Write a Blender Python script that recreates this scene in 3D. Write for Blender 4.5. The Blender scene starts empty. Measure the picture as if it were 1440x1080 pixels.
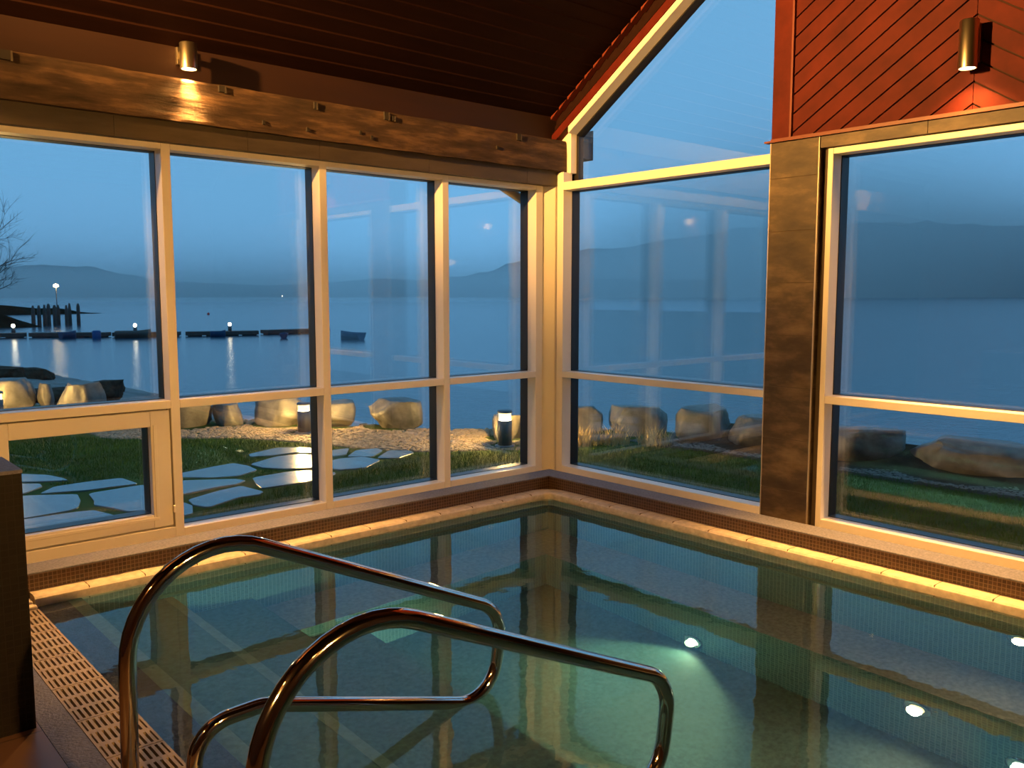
import bpy, math, random
from mathutils import Vector, Matrix, noise
random.seed(7)
C = bpy.context.scene.collection
PI = math.pi
V = Vector

# ------------------------------------------------------------------ helpers
def props(o, label=None, cat=None, group=None, kind=None):
    if label: o['label'] = label
    if cat: o['category'] = cat
    if group: o['group'] = group
    if kind: o['kind'] = kind
    return o

class MB:
    def __init__(s): s.v = []; s.f = []; s.sm = []
    def add(s, vs, fs, smooth=False):
        b = len(s.v); s.v += [tuple(p) for p in vs]
        s.f += [tuple(b + i for i in f) for f in fs]; s.sm += [smooth] * len(fs); return s
    def box(s, x0, x1, y0, y1, z0, z1):
        x0, x1 = min(x0, x1), max(x0, x1); y0, y1 = min(y0, y1), max(y0, y1); z0, z1 = min(z0, z1), max(z0, z1)
        return s.add([(x0,y0,z0),(x1,y0,z0),(x1,y1,z0),(x0,y1,z0),(x0,y0,z1),(x1,y0,z1),(x1,y1,z1),(x0,y1,z1)],
                     [(3,2,1,0),(4,5,6,7),(0,1,5,4),(1,2,6,5),(2,3,7,6),(3,0,4,7)])
    def prism(s, pts, axis, a, b, smooth=False):
        # pts: closed 2D polygon in the two other axes (in xyz order), extruded along axis from a to b
        n = len(pts)
        def P(p, t):
            if axis == 0: return (t, p[0], p[1])
            if axis == 1: return (p[0], t, p[1])
            return (p[0], p[1], t)
        ar = sum(pts[i][0]*pts[(i+1)%n][1]-pts[(i+1)%n][0]*pts[i][1] for i in range(n))
        flip = (ar < 0) ^ (axis == 1) ^ (b < a)
        vs = [P(p, a) for p in pts] + [P(p, b) for p in pts]
        fs = []
        for i in range(n):
            q = (i, (i+1) % n, n + (i+1) % n, n + i)
            fs.append(q[::-1] if flip else q)
        caps = [tuple(range(n))[::-1], tuple(range(n, 2*n))]
        if flip: caps = [c[::-1] for c in caps]
        b0 = len(s.v); s.v += vs
        for q in fs: s.f.append(tuple(b0+i for i in q)); s.sm.append(smooth)
        for q in caps: s.f.append(tuple(b0+i for i in q)); s.sm.append(False)
        return s
    def tube(s, path, r, seg=16, cap=True):
        path = [V(p) for p in path]; rings = []
        t = (path[1]-path[0]).normalized()
        n = t.orthogonal().normalized()
        for i, p in enumerate(path):
            if i == 0: tt = (path[1]-path[0])
            elif i == len(path)-1: tt = path[-1]-path[-2]
            else: tt = path[i+1]-path[i-1]
            tt.normalize(); n = (n - tt*n.dot(tt)).normalized(); bn = tt.cross(n)
            rr = r[i] if isinstance(r, (list, tuple)) else r
            rings.append([p + (n*math.cos(2*PI*k/seg) + bn*math.sin(2*PI*k/seg))*rr for k in range(seg)])
        vs = [q for R in rings for q in R]; fs = []
        for i in range(len(rings)-1):
            for k in range(seg):
                fs.append((i*seg+k, i*seg+(k+1)%seg, (i+1)*seg+(k+1)%seg, (i+1)*seg+k))
        s.add(vs, fs, True)
        if cap:
            b = len(s.v) - len(vs)
            s.f.append(tuple(b+k for k in range(seg))[::-1]); s.sm.append(False)
            s.f.append(tuple(b+len(vs)-seg+k for k in range(seg))); s.sm.append(False)
        return s
    def lathe(s, prof, c=(0,0,0), seg=32, axis='z', smooth=True):
        # prof: list of (r, h)
        vs = []; fs = []
        for r, h in prof:
            for k in range(seg):
                a = 2*PI*k/seg
                if axis == 'z': vs.append((c[0]+r*math.cos(a), c[1]+r*math.sin(a), c[2]+h))
                elif axis == 'x': vs.append((c[0]+h, c[1]+r*math.cos(a), c[2]+r*math.sin(a)))
                else: vs.append((c[0]+r*math.sin(a), c[1]+h, c[2]+r*math.cos(a)))
        for i in range(len(prof)-1):
            for k in range(seg):
                fs.append((i*seg+k, i*seg+(k+1)%seg, (i+1)*seg+(k+1)%seg, (i+1)*seg+k))
        s.add(vs, fs, smooth)
        b = len(s.v)-len(vs)
        s.f.append(tuple(b+k for k in range(seg))[::-1]); s.sm.append(False)
        s.f.append(tuple(b+len(vs)-seg+k for k in range(seg))); s.sm.append(False)
        return s
    def build(s, name, mat=None, parent=None, bevel=0, **kw):
        me = bpy.data.meshes.new(name); me.from_pydata(s.v, [], s.f); me.update()
        me.polygons.foreach_set('use_smooth', s.sm)
        o = bpy.data.objects.new(name, me); C.objects.link(o)
        if mat: me.materials.append(mat)
        if parent:
            o.parent = parent
            o.matrix_parent_inverse = Matrix.Translation(-V(parent.location)) if parent.type == 'EMPTY' else Matrix()
        if bevel:
            m = o.modifiers.new('Bevel', 'BEVEL'); m.width = bevel; m.segments = 2; m.limit_method = 'ANGLE'
        return props(o, **kw)

def empty(name, loc, **kw):
    o = bpy.data.objects.new(name, None); o.location = loc; o.empty_display_size = .1; C.objects.link(o)
    return props(o, **kw)

def copy_tree(o, loc, label=None, group=None):
    r = o.copy(); C.objects.link(r); r.location = loc
    for ch in list(o.children):
        c = ch.copy(); C.objects.link(c); c.parent = r
        for g in list(ch.children):
            d = g.copy(); C.objects.link(d); d.parent = c
    if label: r['label'] = label
    if group: r['group'] = group
    return r

# ------------------------------------------------------------------ materials
def new(name):
    m = bpy.data.materials.new(name); m.use_nodes = True
    nt = m.node_tree; nt.nodes.clear(); out = nt.nodes.new('ShaderNodeOutputMaterial')
    return m, nt, out
def N(nt, t, **kw):
    n = nt.nodes.new(t)
    for k, v in kw.items():
        if k in n.inputs: n.inputs[k].default_value = v
        else: setattr(n, k, v)
    return n
def rgba(c): return (c[0], c[1], c[2], 1)
def plain(name, col, rough=.5, metal=0, spec=.5, var=0, scale=8, bump=0, bscale=60, stretch=(1,1,1)):
    m, nt, out = new(name)
    p = N(nt, 'ShaderNodeBsdfPrincipled', Roughness=rough, Metallic=metal)
    p.inputs['Specular IOR Level'].default_value = spec
    p.inputs['Base Color'].default_value = rgba(col)
    nt.links.new(p.outputs[0], out.inputs[0])
    if var or bump:
        tc = N(nt, 'ShaderNodeTexCoord'); mp = N(nt, 'ShaderNodeMapping'); mp.inputs['Scale'].default_value = stretch
        nt.links.new(tc.outputs['Object'], mp.inputs[0])
    if var:
        nz = N(nt, 'ShaderNodeTexNoise', Scale=scale, Detail=6.0, Roughness=.6)
        nt.links.new(mp.outputs[0], nz.inputs['Vector'])
        cr = N(nt, 'ShaderNodeValToRGB')
        cr.color_ramp.elements[0].position = .32; cr.color_ramp.elements[1].position = .68
        cr.color_ramp.elements[0].color = rgba([c*(1-var) for c in col])
        cr.color_ramp.elements[1].color = rgba([min(1, c*(1+var)) for c in col])
        nt.links.new(nz.outputs['Fac'], cr.inputs[0]); nt.links.new(cr.outputs[0], p.inputs['Base Color'])
    if bump:
        nb = N(nt, 'ShaderNodeTexNoise', Scale=bscale, Detail=4.0)
        nt.links.new(mp.outputs[0], nb.inputs['Vector'])
        b = N(nt, 'ShaderNodeBump', Strength=bump, Distance=.01)
        nt.links.new(nb.outputs['Fac'], b.inputs['Height']); nt.links.new(b.outputs[0], p.inputs['Normal'])
    return m
def two_tone(name, c1, c2, rough, scale, stretch, c3=None, bump=.2, spec=.4):
    m, nt, out = new(name)
    p = N(nt, 'ShaderNodeBsdfPrincipled', Roughness=rough); p.inputs['Specular IOR Level'].default_value = spec
    tc = N(nt, 'ShaderNodeTexCoord'); mp = N(nt, 'ShaderNodeMapping'); mp.inputs['Scale'].default_value = stretch
    nz = N(nt, 'ShaderNodeTexNoise', Scale=scale, Detail=8.0, Roughness=.62)
    cr = N(nt, 'ShaderNodeValToRGB'); e = cr.color_ramp.elements
    e[0].position = .3; e[0].color = rgba(c1); e[1].position = .7; e[1].color = rgba(c2)
    if c3: q = e.new(.5); q.color = rgba(c3)
    L = nt.links.new
    L(tc.outputs['Object'], mp.inputs[0]); L(mp.outputs[0], nz.inputs['Vector']); L(nz.outputs['Fac'], cr.inputs[0])
    L(cr.outputs[0], p.inputs['Base Color']); L(p.outputs[0], out.inputs[0])
    if bump:
        b = N(nt, 'ShaderNodeBump', Strength=bump, Distance=.01); L(nz.outputs['Fac'], b.inputs['Height']); L(b.outputs[0], p.inputs['Normal'])
    return m
def mosaic(name, c1, c2, grout, size, rough=.35, axis='xz', w=1.0, mortar=.1, spec=.5):
    # square mosaic tiles; axis picks which two object axes the tile grid runs along ('all' = triplanar by normal)
    m, nt, out = new(name); L = nt.links.new
    p = N(nt, 'ShaderNodeBsdfPrincipled', Roughness=rough); p.inputs['Specular IOR Level'].default_value = spec
    tc = N(nt, 'ShaderNodeTexCoord'); sx = N(nt, 'ShaderNodeSeparateXYZ'); L(tc.outputs['Object'], sx.inputs[0])
    cm = N(nt, 'ShaderNodeCombineXYZ')
    if axis == 'vert':   # vertical faces of either orientation: u = x + y, v = z
        ad = N(nt, 'ShaderNodeMath', operation='ADD'); L(sx.outputs[0], ad.inputs[0]); L(sx.outputs[1], ad.inputs[1])
        L(ad.outputs[0], cm.inputs[0]); L(sx.outputs[2], cm.inputs[1])
    else:
        L(sx.outputs['xyz'.index(axis[0])], cm.inputs[0]); L(sx.outputs['xyz'.index(axis[1])], cm.inputs[1])
    br = N(nt, 'ShaderNodeTexBrick'); br.offset = 0; br.squash = 1
    br.inputs['Scale'].default_value = 1/size; br.inputs['Brick Width'].default_value = w; br.inputs['Row Height'].default_value = 1.0
    br.inputs['Mortar Size'].default_value = mortar; br.inputs['Mortar Smooth'].default_value = .2; br.inputs['Bias'].default_value = 0
    br.inputs['Color1'].default_value = rgba(c1); br.inputs['Color2'].default_value = rgba(c2); br.inputs['Mortar'].default_value = rgba(grout)
    L(cm.outputs[0], br.inputs['Vector']); L(br.outputs['Color'], p.inputs['Base Color'])
    b = N(nt, 'ShaderNodeBump', Strength=.4, Distance=.002); b.invert = True
    L(br.outputs['Fac'], b.inputs['Height']); L(b.outputs[0], p.inputs['Normal']); L(p.outputs[0], out.inputs[0])
    return m
def emit(name, col, st):
    m, nt, out = new(name); e = N(nt, 'ShaderNodeEmission', Strength=st); e.inputs[0].default_value = rgba(col)
    nt.links.new(e.outputs[0], out.inputs[0]); return m

def pane_glass(name):
    # clear sheet: Schlick reflection over straight transmission
    m, nt, out = new(name); L = nt.links.new
    g = N(nt, 'ShaderNodeNewGeometry')
    d = N(nt, 'ShaderNodeVectorMath', operation='DOT_PRODUCT'); L(g.outputs['Normal'], d.inputs[0]); L(g.outputs['Incoming'], d.inputs[1])
    a = N(nt, 'ShaderNodeMath', operation='ABSOLUTE'); L(d.outputs['Value'], a.inputs[0])
    s = N(nt, 'ShaderNodeMath', operation='SUBTRACT'); s.inputs[0].default_value = 1; L(a.outputs[0], s.inputs[1])
    q = N(nt, 'ShaderNodeMath', operation='POWER'); L(s.outputs[0], q.inputs[0]); q.inputs[1].default_value = 5
    r = N(nt, 'ShaderNodeMath', operation='MULTIPLY_ADD'); L(q.outputs[0], r.inputs[0]); r.inputs[1].default_value = .955; r.inputs[2].default_value = .045
    t = N(nt, 'ShaderNodeBsdfTransparent'); t.inputs[0].default_value = (.965, .98, .975, 1)
    gl = N(nt, 'ShaderNodeBsdfGlossy', Roughness=0.0); gl.inputs[0].default_value = (1, 1, 1, 1)
    mx = N(nt, 'ShaderNodeMixShader'); L(r.outputs[0], mx.inputs[0]); L(t.outputs[0], mx.inputs[1]); L(gl.outputs[0], mx.inputs[2])
    L(mx.outputs[0], out.inputs[0]); return m

M = {}
M['white'] = plain('white_frame_paint', (.80, .76, .68), .32, var=.03, scale=3)
M['gasket'] = plain('black_gasket', (.012, .012, .013), .4)
M['glass'] = pane_glass('window_glass')
M['beam'] = two_tone('reclaimed_timber', (.014, .008, .005), (.16, .090, .045), .8, 6.0, (.5, 2.2, 3.2), (.056, .031, .017), .9)
M['fascia'] = two_tone('grey_brown_fascia', (.045, .034, .024), (.085, .066, .045), .6, 4, (.6, 2, 3), None, .1)
M['panel_strip'] = two_tone('red_brown_boarding', (.0145, .0036, .0018), (.022, .0058, .0027), .65, 3, (.4, 3, 3), None, .1)
M['ceiling'] = two_tone('dark_stained_boards', (.0115, .0036, .0022), (.018, .0058, .0034), .75, 5, (.4, 4, 4), None, .08, spec=.08)
M['red'] = two_tone('red_cedar', (.052, .0050, .0028), (.098, .0112, .0054), .6, 3.4, (3, 1.6, 1.6), None, .08, spec=.12)
M['redtrim'] = two_tone('red_trim', (.12, .020, .009), (.16, .028, .012), .45, 4, (1, 1, 1), None, .05)
M['groove'] = plain('groove_shadow_line', (.035, .012, .006), .9)
M['slate'] = two_tone('stone_look_tile', (.022, .015, .010), (.15, .106, .060), .5, 3.2, (1, 1.0, 2.6), (.058, .040, .024), .15)
M['slatejoint'] = plain('tile_joint', (.06, .042, .026), .8)
M['bead'] = plain('metal_edge_bead', (.85, .75, .6), .25, .7)
M['ledge'] = plain('grey_pebble_ledge', (.125, .125, .155), .8, var=.3, scale=90, bump=.15, bscale=130)
M['coping'] = plain('sandstone_coping', (.50, .43, .35), .55, var=.22, scale=22, bump=.06, bscale=40)
M['copingjoint'] = plain('coping_joint', (.16, .11, .07), .8)
M['brownmosaic'] = mosaic('brown_mosaic', (.035, .016, .008), (.066, .031, .014), (.14, .09, .055), .019, .3, 'vert', mortar=.09)
M['darkmosaic'] = mosaic('dark_mosaic', (.004, .0028, .0022), (.007, .005, .0038), (.009, .007, .006), .022, .5, 'vert', mortar=.08, spec=.15)
M['bluestone'] = plain('blue_grey_pebble', (.065, .070, .125), .5, var=.35, scale=70, bump=.4, bscale=110)
M['floortile'] = mosaic('brown_floor_tile', (.11, .058, .032), (.14, .072, .04), (.06, .034, .02), .30, .4, 'xy', mortar=.015)
M['poolmosaic'] = mosaic('teal_mosaic', (.070, .155, .19), (.10, .21, .245), (.18, .31, .33), .022, .4, 'vert', mortar=.11)
M['poolfloor'] = plain('grey_pool_pebble', (.070, .130, .140), .6, var=.3, scale=45)
M['bench'] = plain('lilac_grey_pebble', (.24, .25, .29), .6, var=.25, scale=45)
M['nosing'] = plain('pale_step_nosing', (.15, .22, .21), .6, var=.2, scale=40)
M['grate'] = plain('beige_grate_plastic', (.22, .175, .135), .5, var=.08, scale=30)
M['dark'] = plain('dark_channel', (.02, .015, .012), .9)
M['steel'] = plain('polished_steel', (.66, .63, .60), .07, 1.0)
M['nickel'] = plain('brushed_nickel', (.62, .55, .42), .30, 1.0)
M['lens'] = emit('lamp_lens', (1, .72, .32), 14)
M['poollens'] = emit('pool_lamp_lens', (.93, 1, .80), 14)
M['warmpoollens'] = emit('warm_pool_lamp_lens', (1, .74, .32), 2.6)
M['bolbody'] = plain('bollard_grey_metal', (.10, .10, .11), .45, .3)
def glow_lens(name, col, st):
    m, nt, out = new(name); e = N(nt, 'ShaderNodeEmission', Strength=st); e.inputs[0].default_value = rgba(col)
    t = N(nt, 'ShaderNodeBsdfTransparent'); a = N(nt, 'ShaderNodeAddShader')
    nt.links.new(e.outputs[0], a.inputs[0]); nt.links.new(t.outputs[0], a.inputs[1]); nt.links.new(a.outputs[0], out.inputs[0]); return m
M['bollens'] = glow_lens('bollard_lens', (1, .70, .30), 1.6)
M['whitelens'] = emit('dock_lamp_lens', (1, .85, .62), 16)
M['orangelens'] = emit('street_lamp_lens', (1, .66, .30), 40)
M['backwall'] = two_tone('warm_wood_wall', (.09, .035, .014), (.13, .05, .02), .6, 2, (1, 1, 4), None, .05)
M['rock'] = plain('boulder_stone', (.105, .098, .086), .5, var=.5, scale=5, bump=.9, bscale=14)
M['flag'] = plain('wet_flagstone', (.080, .115, .130), .24, spec=.8, var=.25, scale=9, bump=.16, bscale=25)
M['soil'] = plain('lawn_soil', (.042, .066, .014), .95, var=.4, scale=3, bump=.6, bscale=60, spec=.05)
M['grass'] = plain('grass_blades', (.046, .098, .015), .9, var=.35, scale=2, spec=.05)
M['gravel'] = plain('pebbles', (.24, .175, .11), .8, var=.4, scale=12)
M['straw'] = plain('dry_straw_grass', (.46, .33, .15), .8, var=.3, scale=6)
M['wood_dark'] = plain('wet_dark_timber', (.035, .032, .030), .7, var=.3, scale=2)
M['bluehull'] = plain('blue_boat_hull', (.012, .045, .10), .6, spec=.2)
M['darkhull'] = plain('dark_boat_hull', (.05, .055, .05), .5)
M['bluefloat'] = plain('blue_plastic_float', (.012, .06, .17), .6, spec=.2)
M['gutter'] = plain('grey_gutter_metal', (.12, .13, .13), .5)
M['bronze'] = plain('bronze_downpipe', (.34, .22, .11), .4)
M['hill'] = plain('forest_hillside', (.055, .080, .090), 1.0, spec=0)
M['earth'] = plain('dark_earth', (.035, .027, .018), .95, var=.5, scale=5, bump=.6, bscale=30, spec=.1)
M['heath'] = plain('dark_heath', (.014, .016, .012), 1.0, var=.4, scale=.4, spec=0)
M['bark'] = plain('bark', (.05, .04, .035), .9)
M['red_buoy'] = plain('red_buoy', (.5, .04, .03), .5)

# shore material (wet stony beach)
M['beach'] = plain('stony_beach', (.10, .10, .095), .7, var=.55, scale=1.2, bump=.8, bscale=6)

def lake_mat():
    m, nt, out = new('lake_water'); L = nt.links.new
    p = N(nt, 'ShaderNodeBsdfPrincipled', Roughness=.16); p.inputs['Base Color'].default_value = (.020, .060, .095, 1)
    p.inputs['IOR'].default_value = 1.33
    tc = N(nt, 'ShaderNodeTexCoord'); mp = N(nt, 'ShaderNodeMapping'); mp.inputs['Scale'].default_value = (1, 1, 1)
    nz = N(nt, 'ShaderNodeTexNoise', Scale=2.2, Detail=5.0, Roughness=.6)
    b = N(nt, 'ShaderNodeBump', Strength=.55, Distance=.06)
    L(tc.outputs['Object'], mp.inputs[0]); L(mp.outputs[0], nz.inputs['Vector']); L(nz.outputs['Fac'], b.inputs['Height']); L(b.outputs[0], p.inputs['Normal'])
    L(p.outputs[0], out.inputs[0]); return m
M['lake'] = lake_mat()
def pool_mat():
    m, nt, out = new('pool_water'); L = nt.links.new
    g = N(nt, 'ShaderNodeBsdfGlass', Roughness=0.0, IOR=1.333); g.inputs[0].default_value = (.86, .97, .95, 1)
    tc = N(nt, 'ShaderNodeTexCoord')
    nz = N(nt, 'ShaderNodeTexNoise', Scale=5.0, Detail=3.0, Roughness=.5)
    b = N(nt, 'ShaderNodeBump', Strength=.10, Distance=.012)
    L(tc.outputs['Object'], nz.inputs['Vector']); L(nz.outputs['Fac'], b.inputs['Height']); L(b.outputs[0], g.inputs['Normal'])
    L(g.outputs[0], out.inputs[0]); return m
M['pool'] = pool_mat()

# ------------------------------------------------------------------ camera (recovered from the vanishing points)
f_px = 1225.28; yaw = .8485683; pitch = -.1021065
cam = bpy.data.cameras.new('camera'); co = bpy.data.objects.new('camera', cam); C.objects.link(co)
cam.sensor_width = 36; cam.lens = f_px/1440*36; cam.clip_start = .05; cam.clip_end = 9000
co.location = (-4.55908, -4.72972, 1.5)
co.rotation_euler = (PI/2 + pitch, 0, yaw - PI/2)
bpy.context.scene.camera = co

# ================================================================== ROOM SHELL
ZW = .13            # pool water level
SL = .68            # roof slope
# ---- windows of the left wall (plane y = 0, room side)
D = .092
def bar(mb, x0, x1, z0, z1, d0=0, d1=D): mb.box(x0, x1, d0, d1, z0, z1)
mull = [(-3.780, -3.731), (-2.852, -2.803), (-1.923, -1.874), (-1.008, -.957), (-.156, -.090)]
ZB, ZM0, ZM1, ZT0, ZT1 = .220, .887, .932, 2.262, 2.302
def ring(mb, x0, x1, z0, z1, t, y0, y1):
    mb.box(x0, x1, y0, y1, z0, z0+t); mb.box(x0, x1, y0, y1, z1-t, z1)
    mb.box(x0, x0+t, y0, y1, z0+t, z1-t); mb.box(x1-t, x1, y0, y1, z0+t, z1-t)
def panes(parent, x0, x1, z0, z1, name='glass_pane'):
    g = MB().box(x0-.004, x1+.004, .128, .134, z0-.004, z1+.004); g.build(name, M['glass'], parent)
    g = MB().box(x0-.004, x1+.004, .152, .158, z0-.004, z1+.004); g.build(name, M['glass'], parent)
for i in range(4):
    a = mull[i][1]; b = mull[i+1][0]
    fr = MB()
    fr.box(mull[i+1][0], mull[i+1][1], 0, D, -.05, ZT1)
    if i == 0: fr.box(mull[0][0], mull[0][1], 0, D, -.05, ZT1)
    fr.box(a, b, 0, D, ZM0, ZM1); fr.box(a, b, 0, D, ZT0, ZT1)
    fr.box(a, b, 0, D, -.05, ZB if i else .235)
    w = fr.build('window_%d' % (i+1), M['white'], bevel=.003, kind='structure')
    gk = MB(); ring(gk, a, b, ZM1, ZT0, .003, D, .17)
    gk.box(mull[i+1][0]+.003, mull[i+1][1]-.003, D, .17, -.05, ZT1)
    gk.box(a, b, D, .17, ZM0+.003, ZM1-.003); gk.box(a, b, D, .17, -.05, ZB-.003 if i else .23)
    gk.box(a, b, D, .17, ZT0+.003, ZT1)
    if i: ring(gk, a, b, ZB, ZM0, .003, D, .17)
    gk.build('gasket', M['gasket'], w)
    panes(w, a, b, ZM1, ZT0)
    if i: panes(w, a, b, ZB, ZM0)
    else:   # opening sash with its own frame, bead, hinge
        s = MB(); X0, X1, Z0, Z1 = a+.006, b-.006, .243, .879
        s.box(X0, X0+.092, .008, .078, Z0, Z1); s.box(X1-.104, X1, .008, .078, Z0, Z1)
        s.box(X0+.092, X1-.104, .008, .078, Z0, .315); s.box(X0+.092, X1-.104, .008, .078, .796, Z1)
        sash = s.build('opening_sash', M['white'], w, bevel=.004)
        bd = MB(); x0, x1, z0, z1 = X0+.092, X1-.104, .315, .796
        bd.box(x0-.03, x1+.03, .002, .010, z0-.030, z0-.012); bd.box(x1+.012, x1+.03, .002, .010, z0-.012, z1+.01)
        bd.build('glazing_bead', M['white'], sash, bevel=.003)
        gs = MB(); ring(gs, x0, x1, z0, z1, .004, .05, .14); gs.build('sash_gasket', M['gasket'], sash)
        MB().box(x0-.004, x1+.004, .085, .091, z0-.004, z1+.004).build('sash_pane', M['glass'], sash)
        MB().box(x0-.004, x1+.004, .109, .115, z0-.004, z1+.004).build('sash_pane', M['glass'], sash)
        MB().lathe([(.007, -.02), (.008, -.016), (.008, .016), (.007, .02)], (X1+.002, -.002, .335), 12).build('hinge', M['white'], sash)
        gp = MB(); gp.box(a, b, .05, .17, .235, .243); gp.box(a, a+.006, .05, .17, .243, .879); gp.box(b-.006, b, .05, .17, .243, .879); gp.box(a, b, .05, .17, .879, .887)
        gp.build('sash_seal', M['gasket'], w)

# ---- corner post
cp = MB()
cp.prism([(-.082, .012), (-.012, -.050), (.02, -.05), (.10, .02), (.10, .10), (-.06, .10), (-.082, .06)], 2, -.05, 2.36)
cp.build('trim_1', M['white'], kind='structure', bevel=.002)
MB().box(.054, .17, -.03, .17, 2.36, 2.86).build('trim_13', M['gasket'], kind='structure')
# ---- windows of the right wall (plane x = 0, room side)
def rbox(mb, y0, y1, z0, z1, x0=0, x1=D): mb.box(x0, x1, y0, y1, z0, z1)
RT = 2.596   # rake frame top edge: z = RT - .672*y
def rake(y): return RT - .672*y
fr = MB()
YJ0, YJ1, YP = -.122, -.058, -1.853
rbox(fr, YJ0, YJ1, -.05, 2.390)
rbox(fr, -.139, -.02, 2.385, 2.700, .058, .12)
rbox(fr, YP-.1, YJ0, -.05, ZB); rbox(fr, YP-.1, YJ0, ZM0, ZM1); rbox(fr, YP-.1, YJ0, 2.259, 2.317)
fr.prism([(-.165, rake(-.165)-.049), (-.165, rake(-.165)), (YP-.05, rake(YP-.05)), (YP-.05, rake(YP-.05)-.049)], 0, 0, D)
w5 = fr.build('window_5', M['white'], kind='structure', bevel=.003)
gk = MB()
rbox(gk, YJ0-.003, YJ1, -.05, 2.31, D, .17); rbox(gk, YP-.1, YJ0, -.05, ZB+.003, D, .17); rbox(gk, YP-.1, YJ0, ZM0-.003, ZM1+.003, D, .17)
rbox(gk, YP-.1, YJ0, 2.256, 2.320, D, .17); rbox(gk, -.158, -.02, 2.31, 2.70, .12, .17)
gk.prism([(-.165, rake(-.165)-.056), (-.165, rake(-.165)), (YP-.05, rake(YP-.05)), (YP-.05, rake(YP-.05)-.056)], 0, D, .17)
gk.build('gasket', M['gasket'], w5)
for x0 in (.128, .152):
    MB().box(x0, x0+.006, YP-.02, YJ0+.004, ZB-.004, ZM0+.004).build('glass_pane', M['glass'], w5)
    MB().box(x0, x0+.006, YP-.02, YJ0+.004, ZM1-.004, 2.262).build('glass_pane', M['glass'], w5)
    yy = (-.155, YP-.02)
    MB().prism([(yy[0], 2.314), (yy[0], rake(yy[0])-.050), (yy[1], rake(yy[1])-.050), (yy[1], 2.314)], 0, x0, x0+.006).build('glass_pane', M['glass'], w5)
# second window right of the stone pillar
def right_window(name, ya, yb):   # ya > yb : outer edges of the frame
    fr = MB(); t = .032
    rbox(fr, ya-t, ya, -.05, 2.303); rbox(fr, yb, yb+t, -.05, 2.303)
    rbox(fr, yb+t, ya-t, -.05, ZB); rbox(fr, yb+t, ya-t, ZM0, ZM1); rbox(fr, yb+t, ya-t, 2.270, 2.303)
    w = fr.build(name, M['white'], kind='structure', bevel=.003)
    gk = MB(); y0, y1 = yb+t, ya-t
    for (q0, q1, z0, z1) in ((yb, y0+.004, -.05, 2.30), (y1-.004, ya, -.05, 2.30), (y0, y1, -.05, ZB+.003), (y0, y1, ZM0-.003, ZM1+.003), (y0, y1, 2.267, 2.30)):
        rbox(gk, q0, q1, z0, z1, D, .17)
    gk.build('gasket', M['gasket'], w)
    for x0 in (.128, .152):
        MB().box(x0, x0+.006, y0, y1, ZB, ZM0).build('glass_pane', M['glass'], w)
        MB().box(x0, x0+.006, y0, y1, ZM1, 2.270).build('glass_pane', M['glass'], w)
    return w
right_window('window_6', -2.195, -3.705)

# ---- stone-look pillar and lintel (tiles with joints)
def tiled(mb, mj, x0, x1, y0, y1, zs):
    for a, b in zip(zs[:-1], zs[1:]): mb.box(x0, x1, y0, y1, a+.002, b-.002)
    mj.box(x0+.003, x1, y0+.001, y1-.001, zs[0], zs[-1])
for nm, (ya, yb) in dict(trim_2=(-1.853, -2.160), trim_3=(-3.740, -4.047)).items():
    mb, mj = MB(), MB()
    tiled(mb, mj, -.030, .16, yb+.004, ya-.004, [-.05, .06, .36, .66, .965, 1.265, 1.568, 1.862, 2.164, 2.368])
    o = mb.build(nm, M['slate'], kind='structure', label='brown stone-look tiled pillar between the two lakeside windows' if nm == 'trim_2' else None)
    mj.build('tile_joint', M['slatejoint'], o)
    bd = MB(); bd.box(-.032, -.02, ya-.004, ya+.002, .0, 2.368); bd.box(-.032, -.02, yb-.002, yb+.004, .0, 2.368)
    bd.build('edge_bead', M['bead'], o)
    dk = MB(); dk.box(.02, .16, yb-.045, yb, -.05, 2.31); dk.build('shadow_gap', M['slatejoint'], o)
mb = MB(); ys = [-2.164, -2.745, -3.33, -3.736]
for a, b in zip(ys[:-1], ys[1:]): mb.box(-.028, .16, b+.0015, a-.0015, 2.307, 2.368)
lint = mb.build('trim_4', M['slate'], kind='structure')

# ---- red cedar gable panel with chevron boards
xP = -.020; zP0 = 2.392; yL, yR = -1.975, -3.925; yC = -2.95
def ceil_z(y): return 2.80 - SL*y if y > -2.95 else 2.80 + SL*2.95 - SL*(-2.95 - y)
wallr = MB()
wallr.prism([(-1.853, 2.37), (-1.853, ceil_z(-1.853)+.1), (-2.95, ceil_z(-2.95)+.1), (-4.047, ceil_z(-4.047)+.1), (-4.047, 2.37)], 0, .0, .18)
wallr.box(0, .18, -6.05, -4.047, -.05, 2.9)
wallr.prism([(-4.047, 2.3), (-4.047, ceil_z(-4.047)+.1), (-6.05, ceil_z(-6.05)+.1), (-6.05, 2.3)], 0, 0, .18)
wr = wallr.build('wall_right', M['groove'], kind='structure')
brd = MB()
def clip(poly, f):   # keep f(p) >= 0
    out = []
    for i in range(len(poly)):
        p, q = poly[i], poly[(i+1) % len(poly)]; fp, fq = f(p), f(q)
        if fp >= 0: out.append(p)
        if fp*fq < 0:
            t = fp/(fp-fq); out.append((p[0]+(q[0]-p[0])*t, p[1]+(q[1]-p[1])*t))
    return out
sl = .655; pitch_b = .1045; gap = .010
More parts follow.
